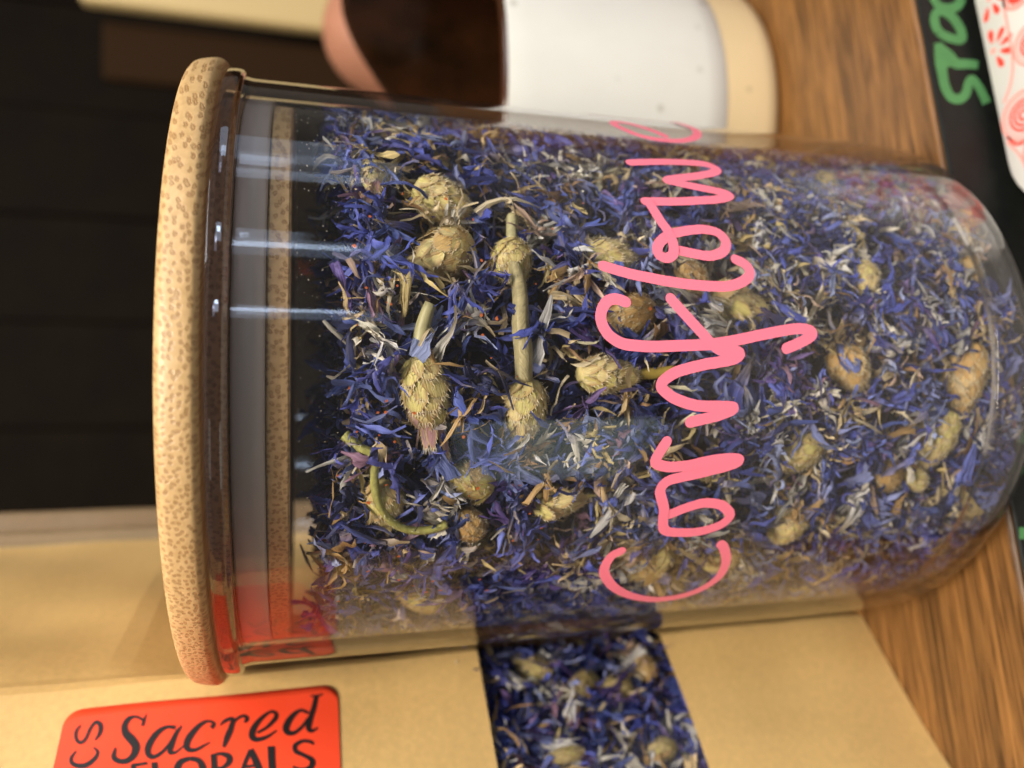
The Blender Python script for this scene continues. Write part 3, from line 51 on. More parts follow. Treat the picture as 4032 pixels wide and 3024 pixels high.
CHALK=[[[2.219,-1.369,2.327,-1.138],[2.182,-1.357,2.289,-1.127],[2.145,-1.346,2.251,-1.118],[2.107,-1.334,2.214,-1.108],[2.067,-1.321,2.177,-1.097],[2.026,-1.305,2.14,-1.085],[1.983,-1.288,2.098,-1.07],[1.938,-1.27,2.054,-1.054],[1.892,-1.25,2.011,-1.037],[1.847,-1.228,1.972,-1.02],[1.808,-1.205,1.94,-1.002],[1.773,-1.182,1.91,-0.983],[1.739,-1.157,1.883,-0.964],[1.706,-1.127,1.864,-0.947],[1.678,-1.087,1.859,-0.941],[1.667,-1.01,1.861,-0.969],[1.705,-0.917,1.845,-1.013],[1.754,-0.863,1.843,-1.017],[1.799,-0.827,1.863,-1.003],[1.84,-0.797,1.894,-0.983],[1.883,-0.77,1.923,-0.965],[1.931,-0.743,1.95,-0.952],[1.979,-0.722,1.985,-0.939],[2.02,-0.705,2.031,-0.923],[2.05,-0.69,2.085,-0.899],[2.07,-0.676,2.141,-0.865],[2.092,-0.657,2.19,-0.825],[2.116,-0.632,2.235,-0.781],[2.135,-0.609,2.278,-0.731],[2.147,-0.591,2.318,-0.673],[2.152,-0.579,2.35,-0.607],[2.157,-0.562,2.369,-0.542],[2.161,-0.536,2.378,-0.478],[2.161,-0.51,2.377,-0.414],[2.157,-0.489,2.366,-0.351],[2.151,-0.475,2.34,-0.294],[2.137,-0.459,2.301,-0.251],[2.112,-0.441,2.255,-0.219],[2.077,-0.424,2.204,-0.194],[2.035,-0.409,2.15,-0.174],[1.991,-0.398,2.093,-0.159],[1.944,-0.392,2.031,-0.148],[1.889,-0.39,1.964,-0.143],[1.827,-0.391,1.897,-0.141],[1.762,-0.395,1.831,-0.141],[1.696,-0.399,1.766,-0.14],[1.631,-0.405,1.702,-0.138],[1.566,-0.413,1.636,-0.135],[1.5,-0.423,1.571,-0.134],[1.432,-0.432,1.504,-0.135],[1.363,-0.436,1.436,-0.14],[1.294,-0.437,1.364,-0.149],[1.224,-0.434,1.289,-0.163],[1.153,-0.429,1.213,-0.179],[1.081,-0.424,1.137,-0.196],[1.01,-0.42,1.062,-0.211]],[[1.243,-0.275,1.09,-0.471],[1.287,-0.292,1.118,-0.511],[1.333,-0.308,1.146,-0.553],[1.38,-0.326,1.172,-0.592],[1.424,-0.348,1.196,-0.628],[1.462,-0.376,1.22,-0.659],[1.49,-0.407,1.249,-0.686],[1.515,-0.443,1.278,-0.706],[1.539,-0.488,1.303,-0.719],[1.56,-0.543,1.321,-0.73],[1.573,-0.609,1.333,-0.743],[1.575,-0.682,1.338,-0.767],[1.567,-0.753,1.338,-0.807],[1.555,-0.818,1.332,-0.861],[1.544,-0.876,1.324,-0.923],[1.536,-0.927,1.319,-0.986],[1.532,-0.977,1.317,-1.045],[1.528,-1.03,1.315,-1.099],[1.524,-1.082,1.314,-1.152],[1.521,-1.135,1.313,-1.204],[1.518,-1.188,1.312,-1.256]],[[1.123,-0.271,1.052,-0.417],[1.174,-0.253,1.078,-0.455],[1.227,-0.233,1.104,-0.494],[1.281,-0.214,1.127,-0.532],[1.335,-0.202,1.147,-0.566],[1.385,-0.2,1.163,-0.593],[1.429,-0.209,1.18,-0.612],[1.466,-0.225,1.201,-0.626],[1.498,-0.247,1.221,-0.637],[1.524,-0.273,1.241,-0.645],[1.548,-0.302,1.255,-0.648],[1.569,-0.338,1.262,-0.644],[1.581,-0.378,1.271,-0.635],[1.581,-0.412,1.284,-0.634],[1.576,-0.435,1.302,-0.644],[1.572,-0.456,1.321,-0.656]],[[0.882,-0.291,0.683,-0.446],[0.9,-0.332,0.703,-0.489],[0.92,-0.371,0.723,-0.531],[0.942,-0.416,0.741,-0.569],[0.962,-0.468,0.756,-0.606],[0.977,-0.526,0.767,-0.648],[0.988,-0.593,0.776,-0.704],[0.998,-0.669,0.784,-0.771],[1.003,-0.75,0.789,-0.836],[1.001,-0.832,0.788,-0.884],[0.977,-0.925,0.788,-0.889],[0.905,-1.023,0.814,-0.853],[0.824,-1.07,0.827,-0.843],[0.758,-1.086,0.812,-0.844],[0.701,-1.089,0.781,-0.844],[0.646,-1.086,0.747,-0.841],[0.589,-1.076,0.709,-0.833],[0.529,-1.058,0.664,-0.817],[0.47,-1.034,0.617,-0.795],[0.414,-1.006,0.571,-0.771],[0.366,-0.977,0.533,-0.748],[0.325,-0.944,0.503,-0.726],[0.29,-0.909,0.477,-0.703],[0.26,-0.87,0.454,-0.679],[0.236,-0.829,0.435,-0.653],[0.215,-0.786,0.418,-0.624],[0.198,-0.74,0.402,-0.592],[0.183,-0.688,0.388,-0.557],[0.173,-0.633,0.378,-0.524],[0.169,-0.573,0.375,-0.499],[0.179,-0.505,0.375,-0.492],[0.209,-0.433,0.375,-0.494],[0.251,-0.373,0.38,-0.489],[0.298,-0.323,0.393,-0.478],[0.346,-0.283,0.411,-0.466],[0.399,-0.25,0.426,-0.458],[0.455,-0.226,0.444,-0.452],[0.51,-0.212,0.471,-0.446],[0.562,-0.204,0.505,-0.443],[0.612,-0.201,0.54,-0.441],[0.658,-0.201,0.572,-0.442],[0.704,-0.207,0.598,-0.444],[0.745,-0.218,0.624,-0.451],[0.78,-0.232,0.654,-0.46],[0.811,-0.244,0.688,-0.471],[0.842,-0.256,0.722,-0.481]],[[0.048,-0.292,-0.084,-0.46],[0.087,-0.315,-0.048,-0.493],[0.129,-0.338,-0.009,-0.523],[0.174,-0.364,0.024,-0.551],[0.218,-0.397,0.049,-0.578],[0.255,-0.441,0.063,-0.605],[0.282,-0.494,0.071,-0.636],[0.3,-0.55,0.075,-0.673],[0.311,-0.612,0.074,-0.712],[0.313,-0.677,0.07,-0.749],[0.305,-0.746,0.063,-0.782],[0.286,-0.817,0.054,-0.817],[0.258,-0.89,0.039,-0.856],[0.22,-0.963,0.022,-0.895],[0.173,-1.035,0.004,-0.927],[0.115,-1.103,-0.012,-0.949],[0.049,-1.159,-0.033,-0.97],[-0.019,-1.203,-0.065,-0.994],[-0.09,-1.238,-0.104,-1.017],[-0.16,-1.263,-0.141,-1.034],[-0.232,-1.277,-0.171,-1.042],[-0.301,-1.274,-0.195,-1.042],[-0.359,-1.256,-0.226,-1.032],[-0.408,-1.233,-0.264,-1.013],[-0.45,-1.212,-0.308,-0.99],[-0.492,-1.194,-0.353,-0.97]],[[9.134,-0.362,8.924,-0.435],[9.137,-0.403,8.927,-0.475],[9.14,-0.439,8.93,-0.513],[9.144,-0.48,8.934,-0.56],[9.15,-0.537,8.941,-0.623],[9.161,-0.62,8.952,-0.709],[9.174,-0.72,8.965,-0.811],[9.189,-0.827,8.979,-0.919],[9.203,-0.932,8.993,-1.025]],[[10.801,0.006,10.604,-0.032],[10.802,-0.03,10.605,-0.065],[10.802,-0.061,10.605,-0.1],[10.803,-0.089,10.607,-0.147],[10.808,-0.13,10.613,-0.207],[10.818,-0.194,10.625,-0.282],[10.833,-0.274,10.64,-0.367],[10.85,-0.362,10.657,-0.456],[10.866,-0.447,10.673,-0.541]],[[9.693,-0.45,9.539,-0.66],[9.752,-0.523,9.597,-0.732],[9.81,-0.595,9.656,-0.805],[9.869,-0.667,9.715,-0.878],[9.927,-0.739,9.774,-0.951]]]

# ------------------------------------------------------------------ helpers
COL = SC.collection
rng = np.random.default_rng(7)

def tag(o, label=None, cat=None, group=None, kind=None):
    if label: o['label'] = label
    if cat: o['category'] = cat
    if group: o['group'] = group
    if kind: o['kind'] = kind
    return o

def add_vein(me, vein):
    at = me.attributes.new('Vein', 'FLOAT_VECTOR', 'POINT'); at.data.foreach_set('vector', np.asarray(vein, np.float32).ravel())

def mesh(name, V, F, mat, smooth=True, col=None, vein=None):
    me = bpy.data.meshes.new(name)
    V = np.asarray(V, float) * U
    me.from_pydata(V.tolist(), [], [list(map(int, f)) for f in F])
    if smooth: me.polygons.foreach_set('use_smooth', [True] * len(me.polygons))
    if col is not None:
        c = np.ones((len(V), 4), np.float32); c[:, :3] = col
        at = me.color_attributes.new('Col', 'FLOAT_COLOR', 'POINT'); at.data.foreach_set('color', c.ravel())
    if vein is not None: add_vein(me, vein)
    if mat: me.materials.append(mat)
    me.update(); return me

def big_mesh(name, V, F3, mat, col, vein=None):                     # numpy triangles, fast
    me = bpy.data.meshes.new(name); V = (np.asarray(V) * U).astype(np.float32); F3 = np.asarray(F3, np.int32)
    me.vertices.add(len(V)); me.vertices.foreach_set('co', V.ravel())
    me.loops.add(F3.size); me.loops.foreach_set('vertex_index', F3.ravel())
    me.polygons.add(len(F3)); me.polygons.foreach_set('loop_start', np.arange(0, F3.size, 3, dtype=np.int32))
    me.polygons.foreach_set('loop_total', np.full(len(F3), 3, np.int32))
    me.update(calc_edges=True); me.validate()
    me.polygons.foreach_set('use_smooth', np.ones(len(me.polygons), bool))
    c = np.ones((len(V), 4), np.float32); c[:, :3] = col
    at = me.color_attributes.new('Col', 'FLOAT_COLOR', 'POINT'); at.data.foreach_set('color', c.ravel())
    if vein is not None: add_vein(me, vein)
    me.materials.append(mat); return me

def ob(name, me, parent=None, loc=None):
    o = bpy.data.objects.new(name, me); COL.objects.link(o)
    if parent: o.parent = parent
    if loc is not None: o.location = Vector(loc) * U
    return o

def empty(name, loc=(0, 0, 0)):
    o = bpy.data.objects.new(name, None); COL.objects.link(o); o.location = Vector(loc) * U; o.empty_display_size = 0.01
    return o

def lathe(prof, n=160, cx=0, cy=0, closed=False):
    prof = np.asarray(prof, float); an = np.linspace(0, 2 * np.pi, n, endpoint=False); V = []; F = []
    for r, z in prof:
        V += [(cx + r * math.sin(a), cy - r * math.cos(a), z) for a in an]
    m = len(prof)
    for i in range(m if closed else m - 1):
        j = (i + 1) % m
        for k in range(n):
            k2 = (k + 1) % n
            F.append((i * n + k, i * n + k2, j * n + k2, j * n + k))
    return V, F

def box(x0, x1, y0, y1, z0, z1):
    V = [(x, y, z) for z in (z0, z1) for y in (y0, y1) for x in (x0, x1)]
    return V, [(0, 2, 3, 1), (4, 5, 7, 6), (0, 1, 5, 4), (2, 6, 7, 3), (0, 4, 6, 2), (1, 3, 7, 5)]

def arc(cx, cz, r, a0, a1, n):
    return [(cx + r * math.cos(math.radians(a)), cz + r * math.sin(math.radians(a))) for a in np.linspace(a0, a1, n)]

def catmull(P, n=6):
    P = np.asarray(P, float); Q = np.vstack([2 * P[0] - P[1], P, 2 * P[-1] - P[-2]]); out = []
    for i in range(1, len(Q) - 2):
        a, b, c, d = Q[i - 1:i + 3]
        for k in range(n):
            t = k / n
            out.append(.5 * ((2 * b) + (-a + c) * t + (2 * a - 5 * b + 4 * c - d) * t * t + (-a + 3 * b - 3 * c + d) * t ** 3))
    out.append(P[-1]); return np.array(out)

def tube(path, rad, n=10, ridge=0.0):
    path = np.asarray(path, float); m = len(path); rad = np.broadcast_to(rad, (m,)); V = []; F = []
    T = np.gradient(path, axis=0); T /= np.linalg.norm(T, axis=1)[:, None] + 1e-9
    ref = np.array([0.3, 0.2, 0.93]);
    if abs(T[0] @ ref) > .9: ref = np.array([1., 0, 0])
    for i in range(m):
        a = np.cross(T[i], ref); a /= np.linalg.norm(a); b = np.cross(T[i], a)
        for k in range(n):
            q = 2 * math.pi * k / n; r = rad[i] * (1 + ridge * (1 if k % 2 else -1))
            V.append(path[i] + r * (math.cos(q) * a + math.sin(q) * b))
    for i in range(m - 1):
        for k in range(n):
            k2 = (k + 1) % n; F.append((i * n + k, i * n + k2, (i + 1) * n + k2, (i + 1) * n + k))
    V.append(path[0]); V.append(path[-1]); c0, c1 = len(V) - 2, len(V) - 1
    for k in range(n):
        k2 = (k + 1) % n; F.append((c0, k2, k)); F.append((c1, (m - 1) * n + k, (m - 1) * n + k2))
    return V, F

# ------------------------------------------------------------------ materials
def mat(name):
    m = bpy.data.materials.new(name); m.use_nodes = True; nt = m.node_tree
    return m, nt, nt.nodes['Principled BSDF'], nt.nodes.new, nt.links.new

def setp(b, **k):
    for n, v in k.items():
        b.inputs[n.replace('_', ' ')].default_value = v

def ramp(nt, stops):
    r = nt.nodes.new('ShaderNodeValToRGB'); e = r.color_ramp.elements
    while len(e) < len(stops): e.new(0.5)
    for el, (p, c) in zip(e, stops): el.position = p; el.color = (*c, 1)
    return r

def plain(name, col, rough=0.5, spec=0.5, noise=0.0, nscale=300, bump=0.0, coat=0.0):
    m, nt, b, N, L = mat(name); setp(b, Base_Color=(*col, 1), Roughness=rough); b.inputs['Specular IOR Level'].default_value = spec
    b.inputs['Coat Weight'].default_value = coat; b.inputs['Coat Roughness'].default_value = 0.05
    if noise or bump:
        tc = N('ShaderNodeTexCoord'); t = N('ShaderNodeTexNoise'); t.inputs['Scale'].default_value = nscale; t.inputs['Detail'].default_value = 6
        L(tc.outputs['Object'], t.inputs['Vector'])
        if noise:
            r = ramp(nt, [(0.25, tuple(c * (1 - noise) for c in col)), (0.75, tuple(min(1, c * (1 + noise)) for c in col))])
            L(t.outputs['Fac'], r.inputs[0]); L(r.outputs[0], b.inputs['Base Color'])
        if bump:
            bp = N('ShaderNodeBump'); bp.inputs['Strength'].default_value = bump; bp.inputs['Distance'].default_value = 0.0004
            L(t.outputs['Fac'], bp.inputs['Height']); L(bp.outputs[0], b.inputs['Normal'])
    return m

def clear_sheet(name, f0, tint, rough=0.0, smear=0.0):
    """thin clear wall: straight transmission plus Fresnel reflection, the same seen from either side"""
    m, nt, b, N, L = mat(name); out = nt.nodes['Material Output']; nt.nodes.remove(b)
    ge = N('ShaderNodeNewGeometry'); dt = N('ShaderNodeVectorMath'); dt.operation = 'DOT_PRODUCT'
    L(ge.outputs['Incoming'], dt.inputs[0]); L(ge.outputs['Normal'], dt.inputs[1])
    def M(op, a, bb):
        x = N('ShaderNodeMath'); x.operation = op
        for i, v in enumerate((a, bb)):
            if v is None: continue
            if isinstance(v, (int, float)): x.inputs[i].default_value = v
            else: L(v, x.inputs[i])
        return x.outputs[0]
    c = M('ABSOLUTE', dt.outputs['Value'], None); k = M('POWER', M('SUBTRACT', 1.0, c), 5.0)
    fr = M('ADD', M('MULTIPLY', k, 1 - f0), f0)
    tr = N('ShaderNodeBsdfTransparent'); tr.inputs[0].default_value = (*tint, 1)
    gl = N('ShaderNodeBsdfGlossy'); gl.inputs['Roughness'].default_value = rough; gl.inputs['Color'].default_value = (1, 1, 1, 1)
    mx = N('ShaderNodeMixShader'); L(fr, mx.inputs[0]); L(tr.outputs[0], mx.inputs[1]); L(gl.outputs[0], mx.inputs[2])
    last = mx.outputs[0]
    if smear:                                  # a thin uneven film of dust and finger marks
        tc = N('ShaderNodeTexCoord'); n1 = N('ShaderNodeTexNoise'); n1.inputs['Scale'].default_value = 38; n1.inputs['Detail'].default_value = 6; n1.inputs['Distortion'].default_value = 1.2; L(tc.outputs['Object'], n1.inputs['Vector'])
        n2 = N('ShaderNodeTexNoise'); n2.inputs['Scale'].default_value = 2600; n2.inputs['Detail'].default_value = 2; L(tc.outputs['Object'], n2.inputs['Vector'])
        r1 = ramp(nt, [(0.38, (0.25, 0.25, 0.25)), (0.75, (1, 1, 1))]); L(n1.outputs['Fac'], r1.inputs[0]); r2 = ramp(nt, [(0.66, (0.35, 0.35, 0.35)), (0.74, (2.2, 2.2, 2.2))]); L(n2.outputs['Fac'], r2.inputs[0])
        df = N('ShaderNodeBsdfDiffuse'); df.inputs[0].default_value = (0.85, 0.86, 0.88, 1); m3 = N('ShaderNodeMixShader')
        L(M('MULTIPLY', M('MULTIPLY', r1.outputs[0], r2.outputs[0]), smear), m3.inputs[0]); L(last, m3.inputs[1]); L(df.outputs[0], m3.inputs[2]); last = m3.outputs[0]
    L(last, out.inputs['Surface']); return m

GLASS = clear_sheet('clear_jar_wall', 0.042, (0.98, 0.98, 0.98), 0.035, 0.020)
GLASS_IN = clear_sheet('clear_jar_inner_wall', 0.030, (0.985, 0.985, 0.985), 0.04)
LIP_SHEET = clear_sheet('clear_lip_sheet', 0.06, (0.94, 0.92, 0.93), 0.02)
LIP_RIM = clear_sheet('thick_clear_rim', 0.09, (0.84, 0.77, 0.77), 0.03)
BASE_SHEET = clear_sheet('clear_base_corner', 0.012, (0.95, 0.94, 0.94), 0.02)
FILM = clear_sheet('pouch_window_film', 0.05, (0.93, 0.93, 0.93), 0.08)
def lip_mat():
    m, nt, b, N, L = mat('clear_jar_lip'); setp(b, Base_Color=(0.93, 0.90, 0.95, 1), Roughness=0.03, IOR=1.48); b.inputs['Transmission Weight'].default_value = 1.0
    return m
LIP = lip_mat()

def bamboo(name, dark=1.0, sc=1.0):
    m, nt, b, N, L = mat(name)
    tc = N('ShaderNodeTexCoord'); mp = N('ShaderNodeMapping'); mp.inputs['Rotation'].default_value = (0, 0, math.radians(23.5))
    L(tc.outputs['Object'], mp.inputs['Vector'])
    nz = N('ShaderNodeTexNoise'); nz.inputs['Scale'].default_value = 45; nz.inputs['Detail'].default_value = 2; L(mp.outputs[0], nz.inputs['Vector'])
    sp = N('ShaderNodeSeparateXYZ'); L(mp.outputs[0], sp.inputs[0])
    # fibres run along the rotated y; bundles get smaller and denser towards one side of the strip
    def M(op, a, bb=None):
        x = N('ShaderNodeMath'); x.operation = op
        for i, v in enumerate((a, bb)):
            if v is None: continue
            if isinstance(v, (int, float)): x.inputs[i].default_value = v
            else: L(v, x.inputs[i])
        return x.outputs[0]
    wob = M('MULTIPLY', M('SUBTRACT', nz.outputs['Fac'], 0.5), 0.0022)
    n3 = N('ShaderNodeTexNoise'); n3.inputs['Scale'].default_value = 1700; n3.inputs['Detail'].default_value = 3; L(mp.outputs[0], n3.inputs['Vector'])
    jit = M('MULTIPLY', M('SUBTRACT', n3.outputs['Fac'], 0.5), 0.00060); wob = M('ADD', wob, jit)
    u = M('ADD', sp.outputs['X'], wob)
    g = M('MULTIPLY', u, M('SUBTRACT', 700.0 * sc, M('MULTIPLY', u, 4600.0)))       # denser for u<0
    v = M('MULTIPLY', M('ADD', M('SUBTRACT', sp.outputs['Z'], 0.133), wob), M('SUBTRACT', 620.0 * sc, M('MULTIPLY', u, 5600.0)))
    y = M('MULTIPLY', sp.outputs['Y'], 26.0)
    cb = N('ShaderNodeCombineXYZ'); L(g, cb.inputs[0]); L(v, cb.inputs[1]); L(y, cb.inputs[2])
    vo = N('ShaderNodeTexVoronoi'); vo.voronoi_dimensions = '2D'; vo.inputs['Scale'].default_value = 1.0; vo.inputs['Randomness'].default_value = 0.75; L(cb.outputs[0], vo.inputs['Vector'])
    r = ramp(nt, [(0.0, (0.45, 0.45, 0.45)), (0.09, (0.6, 0.6, 0.6)), (0.17, (0.95, 0.95, 0.95)), (0.25, (0.7, 0.7, 0.7)), (0.40, (0, 0, 0))]); L(vo.outputs['Distance'], r.inputs[0])
    n2 = N('ShaderNodeTexNoise'); n2.inputs['Scale'].default_value = 900; n2.inputs['Detail'].default_value = 4; L(mp.outputs[0], n2.inputs['Vector'])
    base = ramp(nt, [(0.3, (0.57 * dark, 0.365 * dark, 0.155 * dark)), (0.7, (0.70 * dark, 0.465 * dark, 0.22 * dark))]); L(n2.outputs['Fac'], base.inputs[0])
    mx = N('ShaderNodeMixRGB'); mx.inputs[2].default_value = (0.27 * dark, 0.125 * dark, 0.035 * dark, 1)
    L(M('MULTIPLY', r.outputs[0], M('ADD', 0.25, M('MULTIPLY', n3.outputs['Fac'], 0.9))), mx.inputs[0]); L(base.outputs[0], mx.inputs[1]); L(mx.outputs[0], b.inputs['Base Color'])
    bp = N('ShaderNodeBump'); bp.inputs['Strength'].default_value = 0.3; bp.inputs['Distance'].default_value = 0.0002; bp.invert = True
    L(r.outputs[0], bp.inputs['Height']); L(bp.outputs[0], b.inputs['Normal'])
    setp(b, Roughness=0.45); return m
BAMBOO = bamboo('bamboo', 0.76, 1.95)

def kraft(name, col):
    m, nt, b, N, L = mat(name); tc = N('ShaderNodeTexCoord')
    a = N('ShaderNodeTexNoise'); a.inputs['Scale'].default_value = 900; a.inputs['Detail'].default_value = 6; L(tc.outputs['Object'], a.inputs['Vector'])
    c = N('ShaderNodeTexNoise'); c.inputs['Scale'].default_value = 28; c.inputs['Detail'].default_value = 5; c.inputs['Distortion'].default_value = 0.6; L(tc.outputs['Object'], c.inputs['Vector'])
    ad = N('ShaderNodeMath'); ad.operation = 'MULTIPLY_ADD'; ad.inputs[1].default_value = 0.55; L(a.outputs['Fac'], ad.inputs[0])
    m2 = N('ShaderNodeMath'); m2.operation = 'MULTIPLY'; m2.inputs[1].default_value = 0.45; L(c.outputs['Fac'], m2.inputs[0]); L(m2.outputs[0], ad.inputs[2])
    r = ramp(nt, [(0.3, tuple(x * 0.86 for x in col)), (0.7, tuple(x * 1.1 for x in col))]); L(ad.outputs[0], r.inputs[0]); L(r.outputs[0], b.inputs['Base Color'])
    bp = N('ShaderNodeBump'); bp.inputs['Strength'].default_value = 0.12; bp.inputs['Distance'].default_value = 0.0012; L(c.outputs['Fac'], bp.inputs['Height']); L(bp.outputs[0], b.inputs['Normal'])
    setp(b, Roughness=0.42); b.inputs['Specular IOR Level'].default_value = 0.4
    return m
KRAFT = kraft('kraft_paper', (0.66, 0.435, 0.170))
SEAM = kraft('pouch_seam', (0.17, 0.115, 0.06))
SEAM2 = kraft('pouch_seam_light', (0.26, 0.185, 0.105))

def wood_top():
    m, nt, b, N, L = mat('stained_wood'); tc = N('ShaderNodeTexCoord'); mp = N('ShaderNodeMapping')
    mp.inputs['Rotation'].default_value = (0, 0, -math.radians(12.44)); L(tc.outputs['Object'], mp.inputs['Vector'])
    ms = N('ShaderNodeMapping'); ms.inputs['Scale'].default_value = (0.035, 1, 1); L(mp.outputs[0], ms.inputs['Vector'])
    a = N('ShaderNodeTexNoise'); a.inputs['Scale'].default_value = 1000; a.inputs['Detail'].default_value = 8; a.inputs['Roughness'].default_value = 0.65; L(ms.outputs[0], a.inputs['Vector'])
    c = N('ShaderNodeTexNoise'); c.inputs['Scale'].default_value = 150; c.inputs['Detail'].default_value = 5; c.inputs['Distortion'].default_value = 0.5; L(ms.outputs[0], c.inputs['Vector'])
    d = N('ShaderNodeTexNoise'); d.inputs['Scale'].default_value = 2200; d.inputs['Detail'].default_value = 3; L(ms.outputs[0], d.inputs['Vector'])
    r1 = ramp(nt, [(0.30, (0.050, 0.023, 0.008)), (0.47, (0.170, 0.080, 0.024)), (0.66, (0.31, 0.150, 0.045))]); L(a.outputs['Fac'], r1.inputs[0])
    r2 = ramp(nt, [(0.30, (0.62, 0.60, 0.60)), (0.62, (1.05, 1.0, 0.95))]); L(c.outputs['Fac'], r2.inputs[0])
    mx = N('ShaderNodeMixRGB'); mx.blend_type = 'MULTIPLY'; mx.inputs[0].default_value = 1; L(r1.outputs[0], mx.inputs[1]); L(r2.outputs[0], mx.inputs[2])
    r3 = ramp(nt, [(0.36, (0.18, 0.14, 0.10)), (0.47, (1, 1, 1))]); L(d.outputs['Fac'], r3.inputs[0])
    m3 = N('ShaderNodeMixRGB'); m3.blend_type = 'MULTIPLY'; m3.inputs[0].default_value = 0.8; L(mx.outputs[0], m3.inputs[1]); L(r3.outputs[0], m3.inputs[2])
    L(m3.outputs[0], b.inputs['Base Color'])
    bp = N('ShaderNodeBump'); bp.inputs['Strength'].default_value = 0.35; bp.inputs['Distance'].default_value = 0.0004; L(a.outputs['Fac'], bp.inputs['Height']); L(bp.outputs[0], b.inputs['Normal'])
    setp(b, Roughness=0.33); return m
WOOD = wood_top()

def petal_mat(name, transl=0.2, rough=0.6, lo=0.5, hi=1.4):
    """dried plant tissue: colour from the piece, veins along its length"""
    m, nt, b, N, L = mat(name); out = nt.nodes['Material Output']
    at = N('ShaderNodeAttribute'); at.attribute_name = 'Col'; ve = N('ShaderNodeAttribute'); ve.attribute_name = 'Vein'
    mp = N('ShaderNodeMapping'); mp.inputs['Scale'].default_value = (2.2, 38, 1); L(ve.outputs['Vector'], mp.inputs['Vector'])
    t = N('ShaderNodeTexNoise'); t.inputs['Scale'].default_value = 1.0; t.inputs['Detail'].default_value = 4; t.inputs['Roughness'].default_value = 0.6; L(mp.outputs[0], t.inputs['Vector'])
    r = ramp(nt, [(0.30, (lo, lo, lo)), (0.72, (hi, hi, hi))]); L(t.outputs['Fac'], r.inputs[0])
    mx = N('ShaderNodeMixRGB'); mx.blend_type = 'MULTIPLY'; mx.inputs[0].default_value = 1; L(at.outputs['Color'], mx.inputs[1]); L(r.outputs[0], mx.inputs[2])
    L(mx.outputs[0], b.inputs['Base Color']); setp(b, Roughness=rough); b.inputs['Specular IOR Level'].default_value = 0.45
    bp = N('ShaderNodeBump'); bp.inputs['Strength'].default_value = 0.7; bp.inputs['Distance'].default_value = 0.0003; L(t.outputs['Fac'], bp.inputs['Height']); L(bp.outputs[0], b.inputs['Normal'])
    tl = N('ShaderNodeBsdfTranslucent'); L(mx.outputs[0], tl.inputs['Color'])
    ms = N('ShaderNodeMixShader'); ms.inputs[0].default_value = transl; L(b.outputs[0], ms.inputs[1]); L(tl.outputs[0], ms.inputs[2]); L(ms.outputs[0], out.inputs['Surface'])
    return m
PETAL = petal_mat('dried_petal', 0.22, 0.55)
BRACT = petal_mat('dried_bract', 0.12, 0.45, 0.72, 1.22)

def stone(name, col, speck):
    m, nt, b, N, L = mat(name); tc = N('ShaderNodeTexCoord')
    v = N('ShaderNodeTexVoronoi'); v.inputs['Scale'].default_value = 95; L(tc.outputs['Object'], v.inputs['Vector'])
    r = ramp(nt, [(0.0, (0.30, 0.29, 0.26)), (0.07, (0.55, 0.53, 0.48)), (0.13, (1, 1, 1))]); L(v.outputs['Distance'], r.inputs[0])
    n = N('ShaderNodeTexNoise'); n.inputs['Scale'].default_value = 60; n.inputs['Detail'].default_value = 5; L(tc.outputs['Object'], n.inputs['Vector'])
    r2 = ramp(nt, [(0.3, tuple(c * 0.94 for c in col)), (0.7, col)]); L(n.outputs['Fac'], r2.inputs[0])
    mx = N('ShaderNodeMixRGB'); mx.blend_type = 'MULTIPLY'; mx.inputs[0].default_value = speck; L(r2.outputs[0], mx.inputs[1]); L(r.outputs[0], mx.inputs[2])
    L(mx.outputs[0], b.inputs['Base Color']); setp(b, Roughness=0.32); return m
WHITE_STONE = stone('white_glaze', (0.70, 0.70, 0.66), 0.7)
CREAM_STONE = stone('cream_glaze', (0.74, 0.58, 0.34), 0.8)
def brown_glaze():
    m, nt, b, N, L = mat('brown_glaze'); tc = N('ShaderNodeTexCoord'); n = N('ShaderNodeTexNoise'); n.inputs['Scale'].default_value = 55; n.inputs['Detail'].default_value = 5
    L(tc.outputs['Object'], n.inputs['Vector']); r = ramp(nt, [(0.3, (0.012, 0.006, 0.003)), (0.75, (0.055, 0.020, 0.008))]); L(n.outputs['Fac'], r.inputs[0]); L(r.outputs[0], b.inputs['Base Color'])
    setp(b, Roughness=0.14); return m
BROWN = brown_glaze()

PINK = plain('pink_vinyl', (0.93, 0.205, 0.30), 0.36, 0.4)
RED = plain('red_label_paper', (0.93, 0.075, 0.026), 0.38, 0.4, noise=0.05, nscale=60)
INK = plain('black_ink', (0.012, 0.010, 0.010), 0.45)
BLACK = plain('black_board', (0.0065, 0.0075, 0.0065), 0.55, 0.25, noise=0.3, nscale=400)
CHALK_M = plain('green_chalk_ink', (0.085, 0.25, 0.09), 0.7, 0.2, noise=0.1, nscale=300)
PORC = plain('white_porcelain', (0.62, 0.60, 0.57), 0.25)
REDPRINT = plain('red_print', (0.72, 0.055, 0.035), 0.3)
PINKPRINT = plain('pale_red_print', (0.78, 0.30, 0.26), 0.3)
SEAL = plain('silicone_seal', (0.40, 0.35, 0.32), 0.38, 0.5)
TERRA = plain('terracotta', (0.34, 0.150, 0.090), 0.5, noise=0.25, nscale=40)
DARKWOOD = plain('dark_wood', (0.0070, 0.0042, 0.0018), 0.7, 0.08, noise=0.35, nscale=30)
CREAM = plain('cream_card', (0.62, 0.47, 0.22), 0.6)
DIM = plain('brown_card', (0.026, 0.0125, 0.0045), 0.8, 0.1)
COUNTER = plain('pale_counter', (0.24, 0.22, 0.20), 0.5, noise=0.1, nscale=40)
ORANGE = plain('orange_flake', (0.75, 0.17, 0.03), 0.6)
DUST = plain('pale_dust', (0.75, 0.68, 0.55), 0.7)

